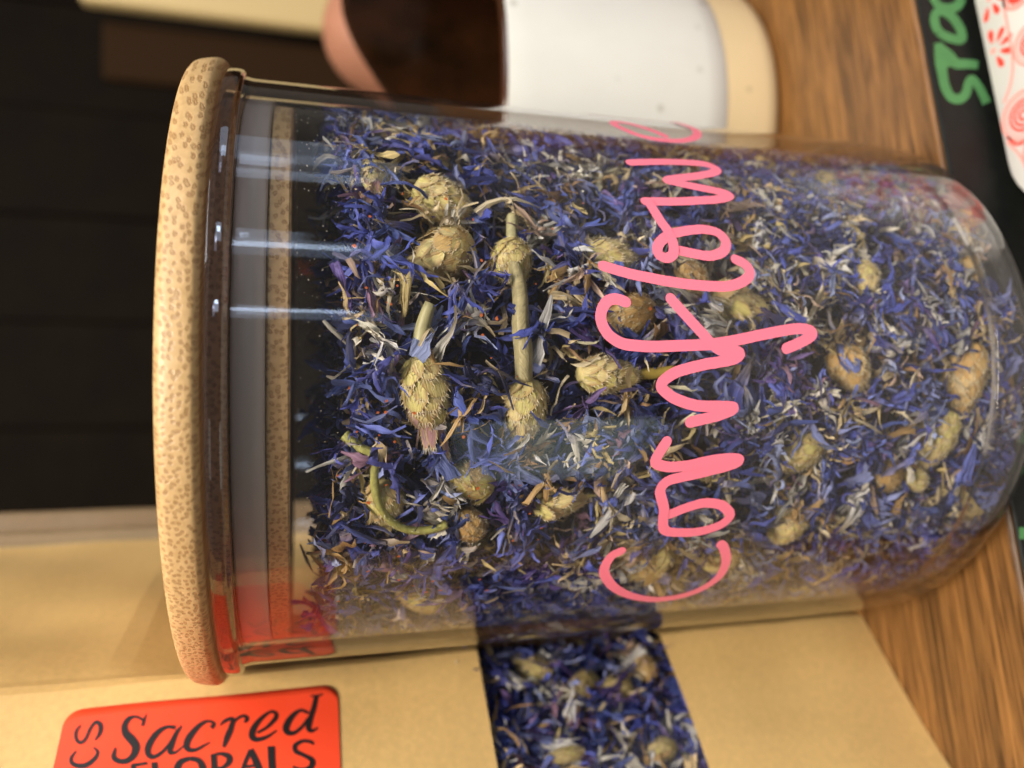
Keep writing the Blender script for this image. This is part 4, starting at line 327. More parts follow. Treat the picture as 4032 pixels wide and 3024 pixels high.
# ------------------------------------------------------------------ setting
E0 = np.array([7.87, 12.81]); DV = np.array([-0.97651, -0.21546]); NV = np.array([0.21546, -0.97651])   # shelf edge, its direction, outward
def edge(t, off, z):
    q = E0 + DV * t + NV * off; return (q[0], q[1], z)
V = []
for z in (-2.6, 0.0):
    V += [edge(-45, 0, z), edge(35, 0, z), edge(35, -75, z), edge(-45, -75, z)]
sh = ob('tabletop', mesh('tabletop', V, [(3, 2, 1, 0), (4, 5, 6, 7), (0, 1, 5, 4), (1, 2, 6, 5), (2, 3, 7, 6), (3, 0, 4, 7)], WOOD, False)); tag(sh, kind='structure')
bv = sh.modifiers.new('bevel', 'BEVEL'); bv.width = 0.0008; bv.segments = 3
o = ob('counter', mesh('counter', *box(-60, 70, -18, 110, -8.2, -8.0), COUNTER, False)); tag(o, kind='structure')
o = ob('table_support', mesh('table_support', [edge(a, b_, z) for z in (-8.0, -2.6) for a, b_ in ((-44, -3), (34, -3), (34, -74), (-44, -74))],
       [(3, 2, 1, 0), (4, 5, 6, 7), (0, 1, 5, 4), (1, 2, 6, 5), (2, 3, 7, 6), (3, 0, 4, 7)], COUNTER, False)); tag(o, kind='structure')
wall = ob('back_wall', mesh('back_wall', *box(-60, 75, 82.2, 83.5, -8, 75), DARKWOOD, False)); tag(wall, kind='structure')
bm_ = mesh('panel_board', *box(0, 9.98, 81.2, 82.2, -8, 75), DARKWOOD, False)
for i in range(13):
    b_ = ob('panel_board', bm_, wall, (-58 + i * 10.1 + 3.2, -0.25 * (i % 2), 0)); mo = b_.modifiers.new('bevel', 'BEVEL'); mo.width = 0.0015; mo.segments = 2

# ------------------------------------------------------------------ jar
jar = empty('glass_jar', (JX, JY, 0))
tag(jar, 'clear straight-sided jar of dried cornflowers with pink script lettering on its front', 'jar')
RO_, RI_ = 5.0, 4.74
outer = [(0.0, 0.12), (3.6, 0.10), (4.05, 0.02)] + arc(4.25, 0.72, 0.72, -90, 0, 14)[1:] + [(4.985, 1.0), (5.0, 1.5), (5.0, 4), (5.0, 8), (5.0, 12.72), (5.02, 12.84)]
inner = [(0.0, 0.25), (3.9, 0.24)] + arc(4.46, 0.51, 0.28, -84, 0, 12) + [(4.74, 2), (4.74, 6), (4.74, 10), (4.74, 12.84)]
ob('outer_wall', mesh('outer_wall', *lathe(outer, 200), GLASS), jar)
ob('inner_wall', mesh('inner_wall', *lathe(inner, 200), GLASS_IN), jar)
lip = [(4.80, 12.845), (5.06, 12.845)] + arc(5.05, 12.925, 0.075, -80, 0, 5) + [(5.13, 12.99), (5.12, 13.06)] + arc(5.03, 13.07, 0.09, 10, 90, 5) + [(4.86, 13.165), (4.80, 13.14)]
ob('lip', mesh('lip', *lathe(lip, 200, closed=True), LIP_RIM), jar)
base = [(r - .012, z) for r, z in arc(4.25, 0.72, 0.72, -78, 0, 10)] + [(4.975, .95), (4.95, 1.25), (4.80, 1.25), (4.755, .95)] + [(r + .012, z - .01) for r, z in arc(4.46, 0.51, 0.28, 0, -84, 9)] + [(4.3, .15)]
ob('base_corner', mesh('base_corner', *lathe(base, 180, closed=True), BASE_SHEET), jar)
foot = [(3.7, 0.0), (3.95, 0.0), (4.02, 0.05), (3.95, 0.10), (3.7, 0.10), (3.64, 0.05)]
ob('foot_ring', mesh('foot_ring', *lathe(foot, 160, closed=True), GLASS), jar)

def ribbon_cyl(path, w, R0):
    P = np.array(path); ar = P.copy(); ar[:, 0] *= R0
    k = len(ar)
    keep = [0]
    for i in range(1, k):
        if np.linalg.norm(ar[i] - ar[keep[-1]]) > 0.012: keep.append(i)
    ar = ar[keep]
    ex = np.vstack([ar[0] + (ar[0] - ar[1]) / max(1e-6, np.linalg.norm(ar[0] - ar[1])) * w * 0.001, ar])
    V = []; F = []
    n = len(ar); T = np.gradient(ar, axis=0); T /= np.linalg.norm(T, axis=1)[:, None] + 1e-9; Nn = np.stack([-T[:, 1], T[:, 0]], -1)
    def put(u, z, lift):
        th = u / R0; r = R0 + lift; return (r * math.sin(th), -r * math.cos(th), z)
    def disc(c, lift, a0, a1, m=9):           # rounded end
        b = len(V); V.append(put(c[0], c[1], lift))
        for a in np.linspace(a0, a1, m): V.append(put(c[0] + w / 2 * math.cos(a), c[1] + w / 2 * math.sin(a), lift))
        for i in range(m - 1): F.append((b, b + 1 + i, b + 2 + i))
    for i in range(n - 1):
        l0, l1 = 0.010 + 0.012 * i / n, 0.010 + 0.012 * (i + 1) / n
        b = len(V)
        for c, nn, l in ((ar[i], Nn[i], l0), (ar[i + 1], Nn[i + 1], l1)):
            V.append(put(*(c + nn * w / 2), l)); V.append(put(*(c - nn * w / 2), l))
        F.append((b, b + 1, b + 3, b + 2))
    for i in range(0, n):                      # round joints fill sharp turns
        disc(ar[i], 0.0095 + 0.012 * i / n, 0, 2 * math.pi, 13)
    return V, F
for L_ in LETTERS:
    ob('letter', mesh('letter', *ribbon_cyl(L_, 0.160, 5.0), PINK, False), jar)

# ------------------------------------------------------------------ lid
lid = empty('bamboo_lid', (JX, JY, 0)); tag(lid, 'round bamboo lid with speckled edge pushed into the jar top', 'lid')
cap = [(0, 13.64), (4.86, 13.64)] + arc(5.02, 13.44, 0.20, 88, 12, 8) + [(5.245, 13.36), (5.255, 13.28)] + arc(5.14, 13.25, 0.115, 8, -80, 7) + [(4.7, 13.13), (0, 13.13)]
ob('cap', mesh('cap', *lathe(cap, 220), BAMBOO), lid)
plug = [(4.64, 13.13), (4.64, 12.86), (4.5, 12.84), (4.5, 12.42), (4.60, 12.42), (4.62, 12.40), (4.62, 12.16), (4.58, 12.13), (0, 12.12)]
ob('plug', mesh('plug', *lathe(plug, 220), BAMBOO, False), lid)
seal = [(4.52, 12.43), (4.66, 12.43), (4.70, 12.47), (4.70, 12.80), (4.66, 12.84), (4.52, 12.85)]
ob('silicone_seal', mesh('silicone_seal', *lathe(seal, 200), SEAL), lid)

# ------------------------------------------------------------------ dried cornflower pieces (templates: local x = length, y = width, z = out)
def strip(L_, w0, w1, segs, curl, twist, fold, rnd, tip=0.02):
    """one folded petal lobe as a 3-wide strip: verts, tris, (along, across)"""
    V = []; T = []; UV = []
    x = 0; z = 0; a = 0; y0 = 0; sb = rnd.normal(0, .8)
    for i in range(segs + 1):
        t = i / segs
        w = (w0 + (w1 - w0) * math.sin(min(1, t * 1.35) * math.pi / 2)) * (1 - max(0, (t - .62) / .38) ** 1.6) + tip * (t > .98)
        w *= 1 + rnd.normal(0, .10)
        tw = twist * t; c, s = math.cos(tw), math.sin(tw)
        f = fold * w * (1 + .3 * rnd.standard_normal()); y0 += sb * L_ / segs * (t - .15) + rnd.normal(0, .006)
        for k, yy in enumerate((-w / 2, 0, w / 2)):
            zz = f if k == 1 else rnd.normal(0, .006)
            V.append((x, y0 + yy * c - zz * s, z + yy * s + zz * c)); UV.append((t * L_, yy))
        a += curl / segs * (1 + .6 * rnd.standard_normal()); x += L_ / segs * math.cos(a); z += L_ / segs * math.sin(a)
    for i in range(segs):
        for k in range(2):
            q = i * 3 + k; T += [(q, q + 1, q + 4), (q, q + 4, q + 3)]
    return np.array(V), np.array(T), np.array(UV)

def rotm(ax, a):
    return np.array(Matrix.Rotation(a, 3, ax))

def floret(rnd, n=None, big=1.0):
    """a dried ray floret: a thin tube that opens into a bundle of narrow, shrivelled lobes"""
    n = n or rnd.integers(3, 8); Lt = rnd.uniform(.15, .36); Vs = []; Ts = []; Us = []; off = 0; tips = []
    v, t, u = strip(Lt, .03, .055, 3, rnd.normal(0, .6), rnd.normal(0, .8), .6, rnd, .05)
    Vs.append(v); Ts.append(t); Us.append(u); off += len(v); tips += np.repeat(np.linspace(0, .25, 4), 3).tolist(); end = v[-2]; spread = rnd.uniform(.06, .22)
    for i in range(n):
        v, t, u = strip(rnd.uniform(.24, .55) * big, .035, rnd.uniform(.04, .105), 6, rnd.normal(0, 1.7), rnd.normal(0, 1.3), rnd.uniform(.1, .8), rnd)
        sp = (i - (n - 1) / 2) * spread + rnd.normal(0, .12)
        R = rotm('Z', sp) @ rotm('Y', rnd.normal(0, .35)) @ rotm('X', rnd.normal(0, .8))
        v = v @ R.T + end - np.array([.04, rnd.normal(0, .015), 0]); u = u + np.array([Lt, i * .7]); Vs.append(v); Ts.append(t + off); Us.append(u); off += len(v); tips += np.repeat(np.linspace(.3, 1, 7), 3).tolist()
    V = np.vstack(Vs); V -= V.mean(0); return V, np.vstack(Ts), np.array(tips), np.vstack(Us)

def fan(rnd, big=1.0):
    """a broad shrivelled floret: wrinkled trumpet, narrow at the base, torn into teeth at the end"""
    Lf = rnd.uniform(.45, .8) * big; W0, W1 = .03, rnd.uniform(.16, .34) * big; nx, ny = 6, 7; V = []; UV = []; tp = []; T = []
    ph = rnd.uniform(0, 6, 3); teeth = rnd.uniform(.0, .22, ny); cu = rnd.normal(0, .9); roll = rnd.uniform(-2.2, 2.2)
    for i in range(nx):
        t = i / (nx - 1); w = W0 + (W1 - W0) * t ** 1.3
        for j in range(ny):
            q = j / (ny - 1) - .5; x = t * Lf * (1 - teeth[j] * t * t * (1 if j % 2 else .15)); y = q * w
            a = roll * q * t; yy = w / max(.3, abs(roll * t) + .3) * math.sin(a) * .3 + y * .75
            z = .10 * w * math.cos(5 * q * 3.1 + ph[0]) + .35 * w * (math.cos(a) - 1) + cu * .35 * t * t * Lf + rnd.normal(0, .008)
            V.append((x * math.cos(cu * t * .4), yy + .04 * math.sin(ph[1] + 3 * t), z)); UV.append((x, y * 1.6)); tp.append(t)
    for i in range(nx - 1):
        for j in range(ny - 1):
            a = i * ny + j; T += [(a, a + 1, a + ny + 1), (a, a + ny + 1, a + ny)]
    V = np.array(V); V -= V.mean(0); return V, np.array(T), np.array(tp), np.array(UV)

def shred(rnd, lo=.2, hi=.65):
    L_ = rnd.uniform(lo, hi); v, t, u = strip(L_, .022, rnd.uniform(.02, .07), 6, rnd.normal(0, 2.3), rnd.normal(0, 1.4), rnd.uniform(.1, .6), rnd, .012)
    return v - v.mean(0), t, np.repeat(np.linspace(0, 1, 7), 3), u

def shade(c, c0, tp):                           # paler or browner towards the base of the floret
    k = np.clip(tp * 1.9 - .15, 0, 1)[:, None]; return (c0 * (1 - k) + c * k) * (.85 + .3 * tp[:, None])

def crumple(t4, rnd):                           # shrivelled: low waves through the whole piece
    V = t4[0].copy(); 
    for A, k in ((.030, 14.), (.016, 30.)):
        K = rnd.normal(0, k * .6, (3, 3)); V = V + A * np.sin(V @ K + rnd.uniform(0, 6, 3))
    return (V,) + tuple(t4[1:])

rs = np.random.default_rng(21)
TEMPL = [crumple(floret(rs) if i % 5 < 3 else fan(rs), rs) for i in range(26)] + [crumple(shred(rs), rs) for _ in range(16)]
NF = 26
BLUES = np.array([(.078, .100, .41), (.052, .068, .30), (.034, .040, .16), (.120, .150, .46), (.070, .076, .31), (.026, .030, .10), (.20, .23, .46), (.062, .090, .32), (.046, .072, .25), (.11, .14, .36)])
VIOL = np.array([(.10, .065, .25), (.17, .11, .27), (.075, .045, .18), (.22, .12, .18)])
PALE = np.array([(.56, .54, .52), (.26, .30, .50), (.62, .57, .47), (.50, .48, .43)])
TANS = np.array([(.50, .36, .18), (.58, .46, .27), (.40, .25, .10), (.64, .54, .36), (.46, .32, .24), (.28, .16, .07), (.54, .42, .18)])
BASEC = np.array([(.45, .38, .34), (.50, .38, .22), (.22, .20, .34), (.12, .09, .18)])
def colour(k, r):
    base = {'b': BLUES, 'v': VIOL, 'p': PALE, 't': TANS}[k]; c = base[r.integers(len(base))] * r.uniform(.8, 1.35); return np.minimum(c, .8)

TOP_T = np.array([-3.2, -1.6, -.95, -.70, -.41, -.27, -.07, .13, .5, .84, 1.5, 3.2]); TOP_Z = np.array([11.2, 11.3, 11.5, 11.45, 11.5, 11.4, 11.25, 11.35, 11.2, 11.4, 11.3, 11.2])
def topz(th): return np.interp(th, TOP_T, TOP_Z)

# flower heads: name, angle round the jar, height, length, width, direction of the tip (0 = right, 90 = up), kind, stem, label
HEADS = [
 (-.072, 10.35, .92, .70, -170, 'tuft', 'stem', 'large straw-yellow flower head with a stem, purple tips and blue petals, nearest the jar centre'),
 (-.123, 8.95, .76, .60, 175, 'plain', None, 'round straw head at the lower end of the long thick stem'),
 (.371, 9.09, .61, .60, 175, 'plain', 'stub', 'pale straw head with a short stem at the upper end of the long thick stem'),
 (.403, 10.05, .79, .75, 120, 'split', None, 'fat golden split head beside the short-stemmed pale head'),
 (.622, 10.01, .79, .66, -120, 'plain', None, 'hairy tan head above the fat golden split head'),
 (.669, 11.04, .71, .55, 175, 'tuft', None, 'papery head with pink bract tips and a blue tuft at the top of the filling'),
 (.399, 7.54, .77, .61, -100, 'plain', None, 'fuzzy pale head crossed by the lettering stroke of the l'),
 (.199, 7.35, .73, .63, 100, 'amber', None, 'amber-brown head inside the hook of the lettered f'),
 (-.007, 7.72, .82, .55, -90, 'plain', 'blade', 'straw head with a flat yellow stem just left of the lettered n'),
 (.254, 5.56, .80, .59, -110, 'split', None, 'broken golden head below the lettered l'),
 (.022, 3.57, .68, .61, -150, 'amber', None, 'amber head in the lower middle below the tail of the f'),
 (-.008, 1.29, 1.06, .64, 175, 'amber', None, 'long amber head at the jar bottom in the middle'),
 (-.24, 1.77, .87, .57, 160, 'plain', None, 'shiny yellow elongated head near the jar bottom'),
 (-.387, 2.71, .60, .56, 70, 'amber', None, 'rough brown head near the bottom with small bright bits'),
 (-.404, 2.07, .42, .38, -130, 'plain', None, 'very small round yellow head near the bottom'),
 (-.285, 4.43, .79, .61, 120, 'plain', None, 'pale woolly head below the lettered r'),
 (-.604, 4.17, .71, .60, 170, 'plain', None, 'yellow-green head below the lettered o, towards the pouch'),
 (-.777, .82, .74, .62, -150, 'plain', None, 'yellow-green head in the bottom corner on the pouch side'),
 (-.359, 9.67, .57, .51, 70, 'split', None, 'yellow head with frayed papery tip left of the largest head'),
 (-.525, 9.63, .46, .46, 20, 'amber', None, 'small round amber head under the curled green stem'),
 (-.442, 8.35, .73, .53, -80, 'split', None, 'split tan head near the greenish reflection'),
 (-.426, 10.88, .69, .53, -170, 'split', None, 'feathery tan head inside the bend of the curled green stem'),
 (-.947, 10.11, .70, .56, 70, 'plain', None, 'cream head near the jar edge above the pouch window'),
 (-.793, 6.43, .74, .52, 150, 'split', None, 'tan papery head inside the lettered capital C'),
 (1.026, 3.87, .64, .56, -135, 'plain', None, 'dull head at the right edge low in the jar'),
 (.909, 2.84, .73, .60, 150, 'plain', None, 'dull head low at the right, below the lettered e'),
 (.33, 6.26, .48, .41, -150, 'amber', None, 'small tan head between the lettered o and l'),
 (.364, 3.12, .52, .45, -180, 'plain', None, 'small straw head low in the jar, right of the f tail'),
 (.408, .95, .55, .43, 170, 'amber', None, 'brown ridged head close to the bottom rim'),
 (-.776, 5.12, .68, .57, -60, 'plain', None, 'straw head below the lettered capital C'),
]
STEMPTS = [(.36, 9.12), (.32, 9.1), (.286, 9.09), (.25, 9.09), (.21, 9.08), (.175, 9.09), (.141, 9.095), (.10, 9.08), (.06, 9.06), (.02, 9.05), (.50, 9.09), (.47, 9.09), (.05, 10.50), (.08, 10.55), (.11, 10.60), (.14, 10.64), (.17, 10.68),
           (-.20, 11.4), (-.225, 11.25), (-.25, 11.08), (-.29, 11.06), (-.33, 11.05), (-.37, 11.02), (-.40, 10.98), (-.43, 10.9), (-.46, 10.80), (-.48, 10.67), (-.495, 10.55), (-.50, 10.4), (-.50, 10.25), (-.49, 10.1)]
HT = np.array([(h[0], h[1], h[2], h[3], math.radians(h[4]), float(h[5] == 'tuft')) for h in HEADS])

# ---- bract scale templates (shared meshes)
def bract_template(r, colc, cole, name):
    n = 8; V = []; C_ = []; T = []; Ve = []
    for i in range(n):
        t = i / (n - 1); w = .5 * math.sin(math.pi * min(1, .14 + t * .86) ** .85) ** .75 + .015
        zc = .05 * math.sin(math.pi * t * .9) + .03 * t * t
        for k, y in enumerate((-w, -w * .6, 0, w * .6, w)):
            V.append((t, y + r.normal(0, .012), zc - .30 * (y * y) + r.normal(0, .008))); Ve.append((t * .4, y * .35, 1.7))
            e = max((abs(k - 2) / 2) ** 4 * (t > .2), (max(0, t - .72) / .28) ** 2)
            C_.append(np.array(colc) * (1 - e) + np.array(cole) * e)
    for i in range(n - 1):
        for k in range(4):
            q = i * 5 + k; T += [(q, q + 1, q + 6), (q, q + 6, q + 5)]
    for i in range(2, n):                       # pale frayed fringe round the upper edge
        for sd in (0, 4):
            q = np.array(V[i * 5 + sd]); b = len(V); d = (-1 if sd == 0 else 1)
            V += [tuple(q + np.array((-.05, 0, .0))), tuple(q + np.array((.03, 0, .0))), tuple(q + np.array((r.uniform(.06, .16), d * r.uniform(.05, .13), r.uniform(.0, .06))))]
            C_ += [np.array((.66, .56, .36))] * 3; Ve += [(0, 0, 0)] * 3; T.append((b, b + 1, b + 2))
    for j in range(6):
        y = (j - 2.5) * .09; b = len(V); V += [(.90, y - .025, .05), (.90, y + .025, .05), (1.0 + r.uniform(.02, .18), y * 1.5 + r.normal(0, .03), .08 + r.normal(0, .05))]
        C_ += [np.array((.66, .55, .34))] * 3; Ve += [(0, 0, 0)] * 3; T.append((b, b + 1, b + 2))
    return mesh(name, np.array(V), T, BRACT, True, np.array(C_), Ve)
rb = np.random.default_rng(5)
BR = {'plain': [bract_template(rb, c, e, 'bract') for c, e in (((.68, .56, .22), (.50, .32, .13)), ((.62, .54, .18), (.44, .28, .11)), ((.70, .57, .26), (.42, .25, .10)))],
      'amber': [bract_template(rb, c, e, 'bract') for c, e in (((.60, .40, .15), (.60, .42, .20)), ((.54, .33, .11), (.46, .27, .10)))],
      'tip': [bract_template(rb, c, e, 'bract') for c, e in (((.38, .19, .20), (.60, .42, .18)), ((.42, .25, .24), (.55, .35, .14)))]}
BR['split'] = BR['plain'] + BR['amber'][:1]; BR['tuft'] = BR['plain']

def head_profile(t, w):
    return w / 2 * (math.sin(math.pi * min(1, .06 + t * .90)) ** .55) * (1.0 - .32 * t)

def build_head(P, ax, out, L_, w, kind, stem, label, r, group='dried flower heads in the jar', rows=5, cat='flower head'):
    """P centre (cm), ax unit axis stem->tip, out unit vector to the glass"""
    root = empty('flower_head', P)
    X = Vector(ax).normalized(); Z = Vector(out); Z = (Z - X * Z.dot(X)).normalized(); Y = Z.cross(X)
    root.matrix_world = Matrix.Translation(Vector(P) * U) @ Matrix((X, Y, Z)).transposed().to_4x4()
    tag(root, label, cat, group)
    amber = kind == 'amber'
    n = 14; m = 18; V = []; F = []; C_ = []
    for i in range(n):
        t = i / (n - 1); rr = head_profile(t, w) * .97
        for k in range(m):
            q = 2 * math.pi * k / m; rj = rr * (1 + .05 * math.sin(3 * q + 2 * t * 6) + r.normal(0, .02))
            V.append((L_ * (t - .5), rj * math.cos(q), rj * math.sin(q))); C_.append(np.array((.54, .35, .12) if amber else (.66, .54, .23)) * r.uniform(.85, 1.12))
    for i in range(n - 1):
        for k in range(m): F.append((i * m + k, i * m + (k + 1) % m, (i + 1) * m + (k + 1) % m, (i + 1) * m + k))
    F.append(tuple(range(m))[::-1]); F.append(tuple((n - 1) * m + k for k in range(m)))
    ob('involucre', mesh('involucre', V, F, BRACT, True, np.array(C_)), root)
    per = 8
    for i in range(rows):
        t0 = .02 + .62 * i / max(1, rows - 1)
        for k in range(per):
            q = 2 * math.pi * (k + .5 * (i % 2) + r.normal(0, .08)) / per
            if kind == 'split' and r.random() < .22: continue
            bl = L_ * (.36 + .10 * i / rows) * r.uniform(.85, 1.15); bw = w * 3.4 / per * r.uniform(.9, 1.25)
            t1 = t0 + bl / L_ * .75
            r0, r1 = head_profile(t0, w), head_profile(min(1, t1), w)
            pitch = math.atan2(r1 - r0, bl * .75) + r.normal(.02, .03) + (r.uniform(.1, .4) if kind == 'split' and r.random() < .25 else 0)
            me = BR[kind][r.integers(len(BR[kind]))] if not (kind == 'tuft' and i >= rows - 1) else BR['tip'][r.integers(2)]
            b_ = ob('bract', me, root)
            Mx = Matrix.Rotation(q, 4, 'X') @ Matrix.Translation((L_ * (t0 - .5) * U, 0, (r0 * .975 + .002 * i) * U)) @ Matrix.Rotation(-pitch, 4, 'Y') @ Matrix.Diagonal((bl, bw, min(bw, bl), 1))
            b_.matrix_local = Mx
    if kind in ('tuft', 'split'):
        for k in range(9 if kind == 'tuft' else 6):
            q = 2 * math.pi * k / 9 + r.normal(0, .15); bl = L_ * (r.uniform(.34, .55) if kind == 'tuft' else r.uniform(.18, .34))
            b_ = ob('bract', BR['tip'][r.integers(2)] if kind == 'tuft' else BR['plain'][r.integers(3)], root)
            b_.matrix_local = Matrix.Rotation(q, 4, 'X') @ Matrix.Translation((L_ * .36 * U, 0, w * .20 * U)) @ Matrix.Rotation(-r.normal(.12, .12), 4, 'Y') @ Matrix.Diagonal((bl, w * .20, w * .2, 1))
    if kind == 'tuft':
        Vs = []; Ts = []; Cs = []; Us = []; off = 0
        for k in range(16):
            v, t, tp, uv = TEMPL[r.integers(NF)]; v = v * r.uniform(.7, 1.0); Us.append(np.hstack([uv, np.full((len(v), 1), k * 3.)])); v = v - np.array([v[:, 0].min(), 0, 0])
            R = rotm('X', r.uniform(0, 6.28)) @ rotm('Y', r.normal(0, .35)); v = v @ R.T + np.array([L_ * .5 - .02, r.normal(0, w * .1), r.normal(0, w * .1)])
            Vs.append(v); Ts.append(t + off); off += len(v); Cs.append(np.tile(colour('b', r) * 1.1, (len(v), 1)))
        ob('petal_tuft', big_mesh('petal_tuft', np.vstack(Vs), np.vstack(Ts), PETAL, np.vstack(Cs), np.vstack(Us)), root)
    V = []; T = []                                # fine hairs
    for k in range(260):
        t = r.uniform(0, .95); q = r.uniform(0, 6.28); rr = head_profile(t, w); a = np.array([L_ * (t - .5), rr * math.cos(q), rr * math.sin(q)])
        d = np.array([r.uniform(-.3, 1), math.cos(q) * 1.0, math.sin(q) * 1.0]) + r.normal(0, .5, 3); d *= r.uniform(.03, .10) / np.linalg.norm(d)
        s = np.cross(d, r.normal(0, 1, 3)); s *= .0045 / np.linalg.norm(s); b = len(V); V += [a - s, a + s, a + d]; T.append((b, b + 1, b + 2))
    ob('hairs', mesh('hairs', V, T, BRACT, True, np.tile((.72, .64, .46), (len(V), 1))), root)
    if stem in ('stem', 'stub', 'blade'):
        ls = {'stem': .72, 'stub': .42, 'blade': .62}[stem]; bend = {'stem': .16, 'stub': .0, 'blade': .05}[stem]
        t = np.linspace(0, 1, 9); path = np.stack([-L_ * .47 - ls * t, bend * t * t * ls * 2, .08 * w * np.ones(9)], -1)
        rad = {'stem': np.linspace(.125, .075, 9), 'stub': np.full(9, .085), 'blade': np.full(9, .085)}[stem]
        if stem == 'blade': path[:, 0] = -path[:, 0] * 1.0
        v, f = tube(path, rad, 12, .08)
        cc = np.array((.42, .38, .19)) if stem != 'blade' else np.array((.50, .36, .07))
        ob('stem', mesh('stem', v, f, BRACT, True, np.tile(cc, (len(v), 1)) * r.uniform(.85, 1.1, (len(v), 1))), root)
    return root

def jpos(th, z, r): return np.array([JX + r * math.sin(th), JY - r * math.cos(th), z])
def jframe(th): return np.array([math.cos(th), math.sin(th), 0.]), np.array([math.sin(th), -math.cos(th), 0.])   # tangent (right), outward

rh = np.random.default_rng(99)
for th, z, L_, w, an, kind, stem, label in HEADS:
    tg, ou = jframe(th); a = math.radians(an)
    ax = tg * math.cos(a) + np.array([0, 0, 1.]) * math.sin(a) - ou * rh.uniform(0, .15)
    w2 = w * 1.10
    build_head(jpos(th, z, 4.66 - w2 / 2), ax, ou, L_ * 1.12, w2, kind, stem, label, rh)

# loose stems
def fuzz(path, rad, n, r, col=(.66, .60, .42)):
    path = np.asarray(path); V = []; T = []
    for k in range(n):
        i = r.integers(len(path) - 1); a = path[i] + (path[i + 1] - path[i]) * r.random(); d = r.normal(0, 1, 3); t = path[i + 1] - path[i]; t = t / np.linalg.norm(t); d -= t * (d @ t); d /= np.linalg.norm(d)
        q = a + d * float(np.mean(rad)) * .95; e = d + t * r.normal(0, .8); e *= r.uniform(.02, .06) / np.linalg.norm(e); s_ = np.cross(e, t + .01); s_ *= .0035 / np.linalg.norm(s_); b = len(V); V += [q - s_, q + s_, q + e]; T.append((b, b + 1, b + 2))
    return V, T, np.tile(col, (len(V), 1))

def jar_stem(pts, rad, col, label, name='loose_stem'):
    P = np.array([jpos(th, z, r) for th, z, r in pts]); P = catmull(P, 6); v, f = tube(P, rad if np.isscalar(rad) else np.interp(np.linspace(0, 1, len(P)), np.linspace(0, 1, len(rad)), rad), 12, .09)
    c = np.tile(np.array(col), (len(v), 1)) * rh.uniform(.8, 1.15, (len(v), 1))
    o = ob(name, mesh(name, v, f, BRACT, True, c, np.array(v) * 4)); tag(o, label, 'stem'); fv, ft, fc = fuzz(P, rad, 260, rh); ob('hairs', mesh('hairs', fv, ft, BRACT, True, fc), o); return o
jar_stem([(.36, 9.12, 4.50), (.286, 9.09, 4.56), (.21, 9.08, 4.58), (.141, 9.095, 4.58), (.06, 9.06, 4.57), (-.03, 9.03, 4.5)], [.085, .10, .105, .12, .11], (.44, .37, .19), 'long thick straw-green stem joining two straw heads')
jar_stem([(-.19, 11.45, 4.50), (-.225, 11.25, 4.58), (-.25, 11.08, 4.62), (-.33, 11.05, 4.63), (-.40, 10.98, 4.63), (-.46, 10.80, 4.63), (-.495, 10.55, 4.63), (-.50, 10.25, 4.62), (-.485, 10.02, 4.6)], [.07, .06, .055, .05, .06], (.42, .40, .11), 'thin yellow-green stem curled in a hook near the top of the petals')

# ---- loose petals: packed stuff
def scatter(n, thr, zr, rr, flat, r, near_heads=True, zf=None):
    nc = max(1, n // 6); ci = r.integers(0, nc, n); th = r.uniform(thr[0], thr[1], nc)[ci] + r.normal(0, .036, n); z = np.clip(r.uniform(0, 1, nc)[ci] + r.normal(0, .016, n), 0, 1)
    zt = topz(th) if zr is None else np.full(n, zr[1]); zb = .28 if zr is None else zr[0]
    z = zb + (zt - zb) * z; rad = np.sqrt(r.uniform(rr[0] ** 2, rr[1] ** 2, n))
    # rounded bottom corner
    lim = np.where(z < .51, 4.46 + np.sqrt(np.maximum(0, .26 ** 2 - (.51 - z) ** 2)), 4.70) - .02
    rad = np.minimum(rad, lim - r.uniform(0, .08, n))
    ok = np.ones(n, bool)
    for a_, b_ in STEMPTS: ok &= ~((np.hypot((th - a_) * 4.5, z - b_) < .15) & (rad > 4.25))
    for h in HT:                                # keep the heads in view
        du = (th - h[0]) * 4.5; dz = z - h[1]; a = h[4]; u = du * math.cos(a) + dz * math.sin(a); v = -du * math.sin(a) + dz * math.cos(a)
        e = (u / (h[2] * .56)) ** 2 + (v / (h[3] * .60)) ** 2
        ok &= ~((e < 1.0) & (rad > 4.60 - h[3]))
        if h[5]:
            e = ((u - h[2] * .75) / (h[2] * .5)) ** 2 + (v / (h[3] * .48)) ** 2; ok &= ~((e < 1.0) & (rad > 4.30))
    return th[ok], z[ok], rad[ok], ci[ok]

def orient(th, flat, r, ci=None):
    n = len(th); tg = np.stack([np.cos(th), np.sin(th), 0 * th], -1); ou = np.stack([np.sin(th), -np.cos(th), 0 * th], -1); zz = np.tile((0, 0, 1.), (n, 1))
    a = r.uniform(0, 2 * np.pi, n)
    if ci is not None: a = r.uniform(0, 2 * np.pi, ci.max() + 1)[ci] + r.normal(0, .55, n)
    X = tg * np.cos(a)[:, None] + zz * np.sin(a)[:, None]
    X = X + ou * r.normal(0, flat, n)[:, None]; X /= np.linalg.norm(X, axis=1)[:, None]
    Zd = ou + (tg * r.normal(0, 1, n)[:, None] + zz * r.normal(0, 1, n)[:, None]) * flat * 1.3; Zd -= X * (Zd * X).sum(1)[:, None]; Zd /= np.linalg.norm(Zd, axis=1)[:, None]
    s = np.sign(r.normal(0, 1, n))[:, None]; Zd *= s
    return X, np.cross(Zd, X), Zd

